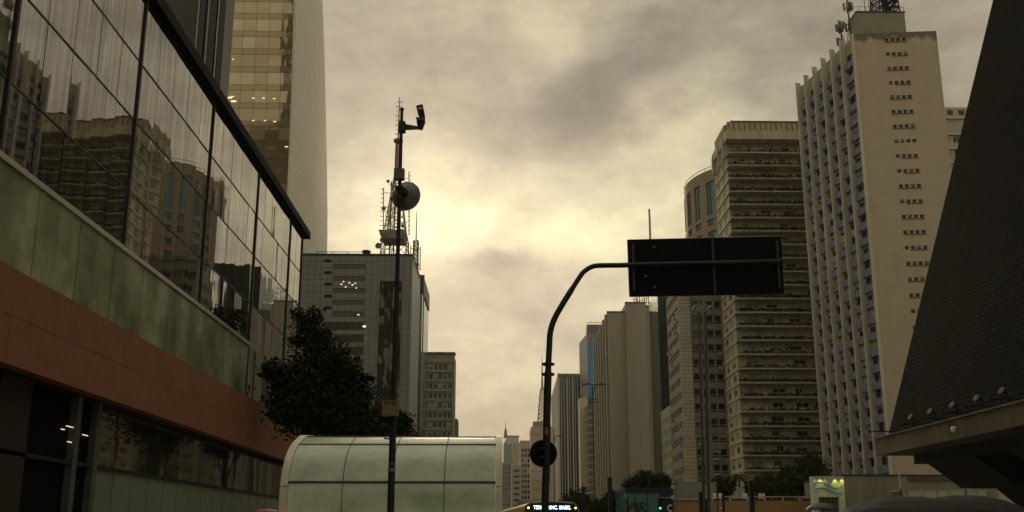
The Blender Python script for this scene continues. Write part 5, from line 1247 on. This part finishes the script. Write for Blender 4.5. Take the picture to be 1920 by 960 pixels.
# ------------------------------------------------------------------ sign gantry
def gantry():
    Y=17.0; P=lambda px,py,YY=Y: at(px,py,YY)
    b=P(1022,960); rt=thing('sign_gantry','bent dark gantry pole reaching right to hold the big road sign','gantry pole',(P(1023,900).x,Y,.14))
    pts=[(1022,960),(1024,880),(1026,760),(1028,690),(1030,650),(1032,622),(1040,597),(1055,570),(1075,538),(1090,515),(1098,507),(1108,501),(1122,498),(1160,497.5)]
    L=[Vector((P(px,py).x,Y,P(px,py).z)) for px,py in pts]; x0=L[0].x
    sm=[Vector((x0,Y,.14))]+L
    # smooth
    S=[]
    for i in range(len(sm)-1):
        p0,p1,p2,p3=sm[max(i-1,0)],sm[i],sm[i+1],sm[min(i+2,len(sm)-1)]
        for k in range(4):
            t=k/4; S.append(.5*((2*p1)+(-p0+p2)*t+(2*p0-5*p1+4*p2-p3)*t*t+(-p0+3*p1-3*p2+p3)*t**3))
    e=at(1468,490,16.75); S.append(Vector(L[-1])); S.append(e)
    rad=[]
    for p in S: rad.append(.082 if p.z<P(1,690).z else (.066 if p.z<L[-1].z-.6 else .056))
    m_=MB(); m_.tube(S,rad,16); m_.build('bent_pole',M_blk,rt,smooth=True)
    for py in (683,702): z=P(1027,py).z; xx=P(1027.5,py).x; m_=MB(); m_.lathe((xx,Y,z-.03),(0,0,1),[(0,.10),(.06,.10)],16); m_.box(xx-.14,xx+.14,Y-.02,Y+.02,z-.03,z+.03); m_.build('clamp',M_blk,rt)
    z=P(1025,809).z; m_=MB(); m_.box(P(1024,809).x-.03,P(1024,809).x+.04,Y-.092,Y-.083,z-.08,z+.07); m_.build('worn_sticker',mat('yellow sticker',(.45,.25,.03),.7,var=.6,vscale=20),rt)
    # road sign (back of it)
    c=[at(1178,447,17.06),at(1467,440,16.84),at(1473,548.5,16.84),at(1182,553.5,17.06)]
    rs=thing('road_sign','large rectangular road sign seen from its black back','road sign',((c[0].x+c[1].x)/2,16.95,(c[0].z+c[2].z)/2))
    bk=Vector((0.0,.035,0)); m_=MB(); q=[c[3],c[2],c[1],c[0]]; m_.hexa([tuple(p+Vector((0,.08,0))) for p in q]+[tuple(p+Vector((0,.12,0))) for p in q])
    m_.build('panel',mat('sign back black',(.004,.0038,.0035),.6,spec=.15,var=.3,vscale=2),rs)
    for f in (.03,.55,.965):
        t=c[0]+(c[1]-c[0])*f; d=c[3]+(c[2]-c[3])*f; a=t+(d-t)*(.08 if f!=.55 else .01); bb=t+(d-t)*(.92 if f!=.55 else .99); m_=MB(); m_.hexa([(a.x-.028,a.y+.03,bb.z),(a.x+.028,a.y+.03,bb.z),(a.x+.028,a.y+.079,bb.z),(a.x-.028,a.y+.079,bb.z),(a.x-.028,a.y+.03,a.z),(a.x+.028,a.y+.03,a.z),(a.x+.028,a.y+.079,a.z),(a.x-.028,a.y+.079,a.z)]); br=m_.build('upright_rail',mat('rail grey',(.05,.047,.042),.5,.3,var=.3,vscale=8),rs)
        m_=MB(); zz=(a.z+bb.z)/2
        n=7
        for k in range(n): zk=bb.z+(a.z-bb.z)*(k+.5)/n; m_.lathe((a.x,a.y+.03,zk),(0,-1,0),[(0,.010),(.008,.010)],6)
        m_.build('bolts',M_steel,br)
    for px,py in ((1227,462),(1212,516),(1229,537),(1390,455)): q=at(px,py,16.98); m_=MB(); m_.box(q.x-.025,q.x+.02,17.02-.01,17.13,q.z-.018,q.z+.012); m_.build('hole_light_patch',mat('hole light paint',(.25,.22,.16),.5),rs)  # small pale patches standing for light showing through holes in the panel
    m_=MB()
    for (p,q_) in ((c[0],c[1]),(c[1],c[2]),(c[2],c[3]),(c[3],c[0])): m_.tube([p+Vector((0,.10,0)),q_+Vector((0,.10,0))],.013,4)
    m_.build('panel_edge',mat('panel edge alloy',(.22,.20,.15),.4,.5),rs)
    # round sign
    s=at(1020,848,16.85); r=thing('round_traffic_sign','round traffic sign on the gantry pole, seen from its black back','traffic sign',(s.x,16.9,s.z))
    m_=MB(); m_.lathe((s.x,16.98+.12,s.z),(0,1,0),[(0,.29),(.004,.298),(.012,.298),(.014,.29)],40); m_.build('disc',MATS['sign back black'],r)
    m_=MB(); m_.box(x0-.12,x0+.12,16.9,17.1,s.z+.08,s.z+.11); m_.box(x0-.12,x0+.12,16.9,17.1,s.z-.11,s.z-.08); m_.build('bracket',M_blk,r)
gantry()

# ------------------------------------------------------------------ bus
def text_mesh(s,size,m,parent,loc,rot,name='lettering',sx=1):
    cu=bpy.data.curves.new(name,'FONT'); cu.body=s; cu.size=size; cu.align_x='CENTER'; cu.align_y='CENTER'; cu.extrude=.003; cu.space_character=1.05; cu.offset=.006
    t=bpy.data.objects.new(name,cu); COL.objects.link(t); bpy.context.view_layer.update()
    me=bpy.data.meshes.new_from_object(t.evaluated_get(bpy.context.evaluated_depsgraph_get())); COL.objects.unlink(t); bpy.data.objects.remove(t)
    me.materials.clear(); me.materials.append(m); o=bpy.data.objects.new(name,me); COL.objects.link(o); o.parent=parent; o.location=loc; o.rotation_euler=rot; o.scale=(sx,1,1)
    return o
def bus():
    Y=37.0; c=at(1035,940,Y); W=2.55; top=c.z; L=12.0
    rt=thing('city_bus','yellow roofed city bus coming towards us with a lit destination board','bus',(c.x,Y,.0)); rt.rotation_euler=(0,0,R(6))
    off=OFF[rt.name]; w=W/2
    def B(m_,name,mm,smooth=False): return m_.build(name,mm,rt,smooth=smooth)
    yel=mat('bus yellow',(.62,.38,.05),.35,var=.1); blk=mat('bus black',(.012,.012,.012),.2)
    cx=c.x
    prof=[(-w,.35),(-w,top-.42),(-w+.06,top-.2),(-w+.28,top-.05),(0,top+.02),(w-.28,top-.05),(w-.06,top-.2),(w,top-.42),(w,.35)]
    m_=MB(); n=len(prof)
    m_.poly([(cx+x,Y+L,z) for x,z in prof][::-1]); m_.poly([(cx+x,Y+.12,z) for x,z in prof])
    for (x0,z0_),(x1,z1_) in zip(prof,prof[1:]+prof[:1]): m_.quad((cx+x0,Y+.12,z0_),(cx+x1,Y+.12,z1_),(cx+x1,Y+L,z1_),(cx+x0,Y+L,z0_))
    B(m_,'body',yel)
    pr2=[(x*.965,z-.045 if z>1 else z+.1) for x,z in prof]; m_=MB(); m_.poly([(cx+x,Y+.0,z) for x,z in pr2])
    for (x0,z0_),(x1,z1_),(a0,b0),(a1,b1) in zip(pr2,pr2[1:]+pr2[:1],prof,prof[1:]+prof[:1]): m_.quad((cx+x0,Y,z0_),(cx+x1,Y,z1_),(cx+a1,Y+.11,b1),(cx+a0,Y+.11,b0))
    B(m_,'front_mask',blk)
    m_=MB(); 
    for k in range(len(prof)-1):
        m_.tube([(cx+prof[k][0],Y+.12,prof[k][1]),(cx+prof[k+1][0],Y+.12,prof[k+1][1])],.025,6)
    B(m_,'edge_trim',mat('bus grey trim',(.55,.38,.12),.5))
    m_=MB(); m_.box(cx-.95,cx+.95,Y-.02,Y-.002,1.1,top-.62); B(m_,'windscreen',glass_mat('bus screen',(.08,.08,.08),.05,.3,.005,1))
    m_=MB(); m_.box(cx-.9,cx+.9,Y-.03,Y-.002,top-.42,top-.16); B(m_,'destination_board',blk)
    text_mesh('TERM. PRINC. ISABEL',.235,emit_mat('led white blue',(.55,.75,1),2.2),rt,Vector((cx,Y-.04,top-.29))-off,(R(90),0,0),sx=.76)
    for s in (-1,1):
        m_=MB(); m_.lathe((cx+s*1.1,Y,top-.3),(0,-1,0),[(-.02,.045),(.03,.045),(.035,.01)],12); B(m_,'marker_lamp',emit_mat('amber lamp',(1,.55,.10),4))
        for yy in (2.6,9.2): m_=MB(); m_.lathe((cx+s*(w-.28),Y+yy,.48),(s,0,0),[(0,.48),(.27,.48),(.28,.3)],20); B(m_,'wheel',mat('tyre',(.02,.02,.02),.8))
        m_=MB(); m_.box(cx+s*(w+.004)-.01,cx+s*(w+.004)+.01,Y+.7,Y+L-.5,1.3,2.5); B(m_,'side_windows',M_dark)
        m_=MB(); m_.box(cx+s*.95-.14,cx+s*.95+.14,Y-.03,Y-.0,.65,.85); B(m_,'headlight',MATS['lens window'])
    m_=MB(); m_.box(cx-.8,cx+.8,Y+4,Y+6.4,top+.02,top+.2); B(m_,'roof_unit',mat('roof pod',(.3,.28,.2),.6))
bus()

# ------------------------------------------------------------------ posts, lamps, signals
def box_post(label,px0,px1,pyt,Y,louvre=False,name='signal_head_post',grp='traffic signal posts seen from behind'):
    a=at(px0,pyt,Y); b=at(px1,pyt,Y); xc=(a.x+b.x)/2; w_=(b.x-a.x)/2; z=a.z
    rt=thing(name,label,'traffic signal',(xc,Y,.1),grp)
    m_=MB(); m_.tube([(xc,Y+.15,.1),(xc,Y+.15,z-.1)],max(.05,w_*.45),10); m_.build('post',M_blk,rt)
    hb=max(at(px0,960,Y).z-1.2,1.4); hb=min(hb,z-1.0)
    m_=MB(); m_.box(xc-w_,xc+w_,Y-.1,Y+.1,hb,z); m_.build('signal_back',M_blk,rt)
    if louvre:
        for k in range(4): zz=hb+(z-hb)*(k+.3)/4; m_=MB(); m_.hexa([(xc-w_-.02,Y-.12,zz),(xc-w_-.22,Y-.1,zz-.05),(xc-w_-.22,Y+.1,zz-.05),(xc-w_-.02,Y+.1,zz),(xc-w_-.02,Y-.12,zz+.1),(xc-w_-.2,Y-.1,zz),(xc-w_-.2,Y+.1,zz),(xc-w_-.02,Y+.1,zz+.1)]); m_.build('visor',M_blk,rt)
box_post('slim black signal back just right of the bus',1090.5,1096.5,913,52)
box_post('thick black signal back between the bus and the teal kiosk',1139.5,1147,895,46)
box_post('black signal back in front of the short slatted wall',1310,1316.5,922,60)
box_post('black signal with side visors right of the curved lamp',1353.5,1357.5,929,64,True)
box_post('low black signal with side visors beside the tall twin lamp mast',1321.5,1325.5,935,66,True)
box_post('thickest black signal back, in front of the terrace right of the blue planter',1403.5,1411.5,902,44)
box_post('dark narrow signal back in front of the teal kiosk glazing',1174,1178,935,58)
def green_signal():
    Y=70.0; p=at(1238,953,Y); rt=thing('green_traffic_light','black traffic light glowing green in front of the navy fascia','traffic light',(p.x,Y,.1))
    m_=MB(); m_.box(p.x-.17,p.x+.17,Y,Y+.2,p.z-.2,p.z+.9); m_.build('housing',M_blk,rt); m_=MB(); m_.tube([(p.x,Y+.25,.1),(p.x,Y+.25,p.z+.2)],.06,8); m_.build('post',M_blk,rt)
    m_=MB(); m_.lathe((p.x,Y,p.z),(0,-1,0),[(0,.10),(.03,.09),(.04,.01)],14); m_.build('green_lens',emit_mat('green signal',(.02,1,.45),1.4),rt)
    for k in (1,2): m_=MB(); m_.lathe((p.x,Y,p.z+.3*k),(0,-1,0),[(0,.10),(.03,.09),(.04,.01)],14); m_.build('unlit_lens',M_dark,rt)
green_signal()
def dishes():
    Y=84.0; p=at(1262,932,Y); 
    rt=thing('double_globe_post','thin post carrying two white discs one above the other, right of the navy fascia','lamp post',(p.x+.25,Y,.1)); m_=MB(); m_.tube([(p.x+.25,Y,.1),(p.x+.25,Y,at(1262,900,Y).z)],.06,8); m_.build('post',M_steel,rt)
    for py in (932.5,912.5,903):
        q=at(1261.5,py,Y); m_=MB(); rr=.24 if py>910 else .17; m_.lathe((q.x,Y-.1,q.z),(-.3,-1,.1),[(-.1,rr*.5),(0,rr),(.06,rr),(.07,rr*.9),(.02,.02)],18); m_.build('disc',mat('pale disc',(.40,.38,.31),.5),rt)
dishes()
def twin_mast():
    Y=64.0; rt=thing('twin_lamp_mast','very tall grey twin-tube lamp mast with a flat rectangular head','street lamp',(at(1322,960,Y).x,Y,.1))
    zt_=at(1315,583,Y).z; xb_=at(1331,960,Y).x
    for a,b in ((at(1318,960,Y).x,at(1310,583,Y).x),(at(1327,960,Y).x,at(1322,583,Y).x)):
        m_=MB(); m_.tube([(a,Y,.1),(b+.02,Y,zt_)],[.13,.10],8); m_.build('tube',mat('lamp mast grey',(.10,.095,.075),.6,.3,var=.2),rt)
    a=at(1300,577,Y); b=at(1332,577,Y); m_=MB()
    for y in (Y-.5,Y+.5): m_.box(a.x,b.x,y-.05,y+.05,a.z-.0,a.z+.09)
    for x in (a.x,b.x-.1,(a.x+b.x)/2): m_.box(x,x+.1,Y-.45,Y+.45,a.z+.005,a.z+.085)
    m_.box((a.x+b.x)/2-.35,(a.x+b.x)/2+.35,Y-.08,Y+.08,zt_-.1,a.z-.002); m_.build('lamp_head',mat('lamp head grey',(.30,.28,.23),.5),rt)
    for k in range(5): 
        z=2+(zt_-2)*k/5; m_=MB(); m_.box(at(1318,960,Y).x-.1,at(1327,960,Y).x+.1,Y-.06,Y+.06,z,z+.12)
        # keep the ties between the leaning tubes
        f=z/zt_; x0=at(1318,960,Y).x*(1-f)+at(1310,583,Y).x*f; x1=at(1327,960,Y).x*(1-f)+at(1322,583,Y).x*f; m_=MB(); m_.box(x0,x1,Y-.05,Y+.05,z,z+.1); m_.build('tie',MATS['lamp mast grey'],rt)
twin_mast()
def double_lamp():
    Y=105.0; x=at(1112,800,Y).x; t=at(1112,722,Y).z; rt=thing('double_arm_lamp','tall street lamp with level arms both sides, against the ribbed concrete','street lamp',(x,Y,.1)); g_=mat('lamp dark grey',(.075,.07,.06),.6)
    m_=MB(); m_.tube([(x,Y,.1),(x,Y,t)],[.12,.07],8); m_.build('pole',g_,rt)
    m_=MB(); a=at(1092,721,Y).x; b=at(1136,721,Y).x; m_.tube([(a+.6,Y,t+.1),(b-.6,Y,t+.1)],.07,6); m_.tube([(x,Y,t-1.6),(x+.4,Y,t)],.07,6); m_.build('crossarm',g_,rt)
    for xx,s in ((a,1),(b,-1)): m_=MB(); m_.hexa([(xx,Y-.2,t),(xx+s*.95,Y-.2,t+.05),(xx+s*.95,Y+.2,t+.05),(xx,Y+.2,t),(xx,Y-.2,t+.14),(xx+s*.95,Y-.2,t+.28),(xx+s*.95,Y+.2,t+.28),(xx,Y+.2,t+.14)]); m_.build('lamp_head',g_,rt)
    zz=at(1112,755,Y).z
    for d in (0,.35): m_=MB(); m_.box(x-.7,x+.7,Y-.06,Y+.06,zz+d,zz+d+.12); m_.build('banner_bar',g_,rt)
double_lamp()
def small_lamps():
    Y=150.0; x=at(1039,900,Y).x; t=at(1039,803,Y).z; rt=thing('hooked_street_lamp','thin distant street lamp with one short arm, right of the round sign','street lamp',(x,Y,.1)); m_=MB(); m_.tube([(x,Y,.1),(x,Y,t)],[.14,.09],6); m_.build('pole',MATS['lamp dark grey'],rt)
    m_=MB(); z=at(1039,817,Y).z; m_.tube([(x,Y,z-1.2),(x+.5,Y,z),(x+1.0,Y,z)],.08,6); m_.box(x+.9,x+1.9,Y-.2,Y+.2,z-.15,z+.1); m_.build('lamp_arm',MATS['lamp dark grey'],rt)
    Y=58.0; x=at(1345.5,955,Y).x; t=at(1345,912,Y).z; rt=thing('curved_street_lamp','small pale street lamp curving left in front of the terrace shrubs','street lamp',(x,Y,.1)); pm=mat('pale lamp grey',(.28,.26,.21),.5); m_=MB(); m_.tube([(x,Y,.1),(x,Y,t),(x-.12,Y,t+.22),(x-.35,Y,t+.33)],[.05,.045,.04,.035],8); m_.build('pole',MATS['lamp dark grey'],rt)
    m_=MB(); m_.hexa([(x-.3,Y-.05,t+.29),(x-.62,Y-.05,t+.36),(x-.62,Y+.05,t+.36),(x-.3,Y+.05,t+.29),(x-.3,Y-.05,t+.34),(x-.62,Y-.05,t+.39),(x-.62,Y+.05,t+.39),(x-.3,Y+.05,t+.34)]); m_.build('lamp_head',pm,rt)
small_lamps()

# ------------------------------------------------------------------ umbrellas held by passers-by
def person(label,x,y,hand,cloth,hdir=0):
    """simple standing figure, right arm raised to the umbrella handle"""
    rt=thing('person',label,'person',(x,y,.01))
    me=bpy.data.meshes.new('body')
    V=[(0,0,.95),(0,0,1.15),(0,.01,1.38),(0,.02,1.50),(0,.02,1.56),
       (-.10,0,.90),(-.11,-.02,.50),(-.11,.03,.09),(-.11,-.13,.04),(.10,0,.90),(.11,-.02,.50),(.11,.03,.09),(.11,-.13,.04),
       (-.19,.01,1.36),(-.25,.02,1.10),(-.22,-.08,.88),(.19,.01,1.36),(.25,-.08,1.15),(hand[0]-x,hand[1]-y+.03,hand[2])]
    E=[(0,1),(1,2),(2,3),(3,4),(0,5),(5,6),(6,7),(7,8),(0,9),(9,10),(10,11),(11,12),(2,13),(13,14),(14,15),(2,16),(16,17),(17,18)]
    Rr=[.15,.14,.15,.065,.06,.10,.065,.045,.04,.10,.065,.045,.04,.065,.045,.035,.065,.045,.035]
    me.from_pydata(V,E,[]); o=bpy.data.objects.new('body',me); COL.objects.link(o); o.parent=rt
    sk=o.modifiers.new('skin','SKIN'); sub=o.modifiers.new('sub','SUBSURF'); sub.levels=1; sub.render_levels=1
    for i,d in enumerate(me.skin_vertices[0].data): d.radius=(Rr[i],Rr[i]*.8); d.use_root=(i==0)
    me.materials.append(cloth)
    m_=MB(); m_.lathe((x,y+.01,1.50),(0,0,1),[(0,.045),(.03,.065),(.09,.085),(.15,.09),(.21,.075),(.25,.03),(.255,.005)],16); m_.build('head',mat('skin',(.30,.17,.11),.6),rt,smooth=True)
    m_=MB(); m_.lathe((x,y+.035,1.60),(0,0,1),[(0,.085),(.08,.095),(.13,.08),(.165,.03),(.168,.005)],16); m_.build('hair',mat('dark hair',(.02,.015,.01),.6),rt,smooth=True)
def umbrella(label,x,y,zt,r,m,n=8,rot=0,tilt=(0,0)):
    hz=1.15; rt=thing('umbrella',label,'umbrella',(x,y,hz)); m_=MB(); rise=r*.42
    rings=5; pts=[]
    for i in range(rings+1):
        f=i/rings; rr=r*math.sin(f*1.25)/math.sin(1.25); zz=zt-rise*(1-math.cos(f*1.35))/(1-math.cos(1.35)); row=[]
        for k in range(n*4):
            a=rot+2*math.pi*k/(n*4); ph=(k%4)/4; sag=1-.055*math.sin(math.pi*ph)*f; row.append(Vector((x+rr*math.cos(a)*sag+tilt[0]*(-rr*math.cos(a))*0,y+rr*math.sin(a)*sag,zz+.035*r*math.sin(math.pi*ph)*f+tilt[0]*rr*math.cos(a)+tilt[1]*rr*math.sin(a))))
        pts.append(row)
    for i in range(rings):
        for k in range(n*4):
            j=(k+1)%(n*4)
            if i==0: m_.poly([pts[0][0],pts[1][k],pts[1][j]])
            else: m_.quad(pts[i][k],pts[i+1][k],pts[i+1][j],pts[i][j])
    m_.build('fabric',m,rt)
    m_=MB(); m_.tube([(x,y,hz),(x,y,zt+.05)],.006,8); m_.build('shaft',M_steel,rt)
    m_=MB(); m_.tube([(x,y,hz+.02),(x,y,hz-.08),(x+.02,y,hz-.12),(x+.05,y,hz-.10)],.012,8); m_.build('handle',M_blk,rt)
    for k in range(n):
        a=rot+2*math.pi*k/n; m_=MB(); m_.tube([pts[i][(k*4)]-Vector((0,0,.008)) for i in range(rings+1)],.0025,4); m_.build('rib',M_steel,rt)
    return (x-.0,y,hz+.0)
jk=mat('dark jacket',(.03,.03,.035),.8); 
um=mat('charcoal umbrella fabric',(.014,.013,.012),.7,var=.3,vscale=3,spec=.25); um2=mat('black umbrella fabric',(.02,.02,.02),.5); um3=mat('red striped fabric',(.30,.05,.05),.6,var=.4,vscale=12)
def held(label,plabel,px,py,Y,r,m,rot=0,tilt=(0,0)):
    p=at(px,py,Y); h=umbrella(label,p.x,Y,p.z,r,m,rot=rot,tilt=tilt); person(plabel,p.x-.28,Y+.12,(p.x-.01,Y,1.16),jk)
held('large charcoal umbrella at the bottom right, the wider of two overlapping','person in a dark jacket under the wide charcoal umbrella',1690,931,5.2,.52,um,.3,(.02,0))
held('charcoal umbrella overlapping the wide one at the far bottom right','person in a dark jacket under the rightmost umbrella',1812,929,6.6,.55,um,.1,(-.05,0))
held('small black umbrella below the mural entrance','person in a dark jacket under the small black umbrella',1540,943,15,.30,um2,0)
held('small red umbrella left of the glass canopy','person in a dark jacket under the red umbrella',500,954,17,.36,um3,0)

# ------------------------------------------------------------------ unseen buildings and a mast, added for the gold and tiled facades to mirror
def behind():
    poly=rect4(-113,-86,25,60)
    tower('unseen_brown_tower','unseen tall brown office tower beyond the mall, added to be mirrored in the gold glass','office tower',poly,172,mat('brown opposite wall',(.035,.03,.022),.8,var=.3),{2:grid(1,-1,9,2.2,6,-3,3.6,1.8,fw=.1,split=2)})
    rt=thing('mirrored_lattice_mast','unseen lattice mast beyond the mall, added to be mirrored in the gold glass edge','lattice tower',(-90,55,172)); m_=MB(); lattice(m_,(-90,55),4.0,2.4,172,262,14,.7); m_.bar((-90,55,172),(-90,55,262),1.0); m_.build('lattice',M_blk,rt)
    for i,(x0,x1,y0,y1,h,lab) in enumerate([(-88,-66,-80,-45,107,'unseen brown tower behind the viewpoint, added to be mirrored in the tiled block'),(-60,-42,-80,-45,124,'unseen slim tower behind the viewpoint, added to be mirrored in the tiled block'),(-40,-18,-60,-30,30,'long brown building behind the viewpoint on the mall side'),(30,66,-70,-28,70,'pale tower behind the viewpoint on the far side'),(-16,26,-150,-120,60,'tower closing the street behind the viewpoint')]):
        tower('building_behind_viewpoint',lab,'building',rect4(x0,x1,y0,y1),h,mat('opposite wall',(.18,.15,.11),.8,var=.3),{2:grid(1,-1,8,2.4,5,-3,3.6,1.7,fw=.1)})
behind()

# ------------------------------------------------------------------ damp city air
def haze():
    m=bpy.data.materials.new('damp air'); m.use_nodes=True; nt=m.node_tree; nt.nodes.clear(); o=nt.nodes.new('ShaderNodeOutputMaterial'); v=nt.nodes.new('ShaderNodeVolumePrincipled')
    v.inputs['Color'].default_value=(.95,.90,.78,1); v.inputs['Density'].default_value=.00012; v.inputs['Anisotropy'].default_value=.0
    nt.links.new(v.outputs[0],o.inputs['Volume'])
    mb=MB(); mb.box(-3100,3100,-3100,3100,-1,260); h=mb.build('haze',m); tag(h,kind='stuff')
haze()
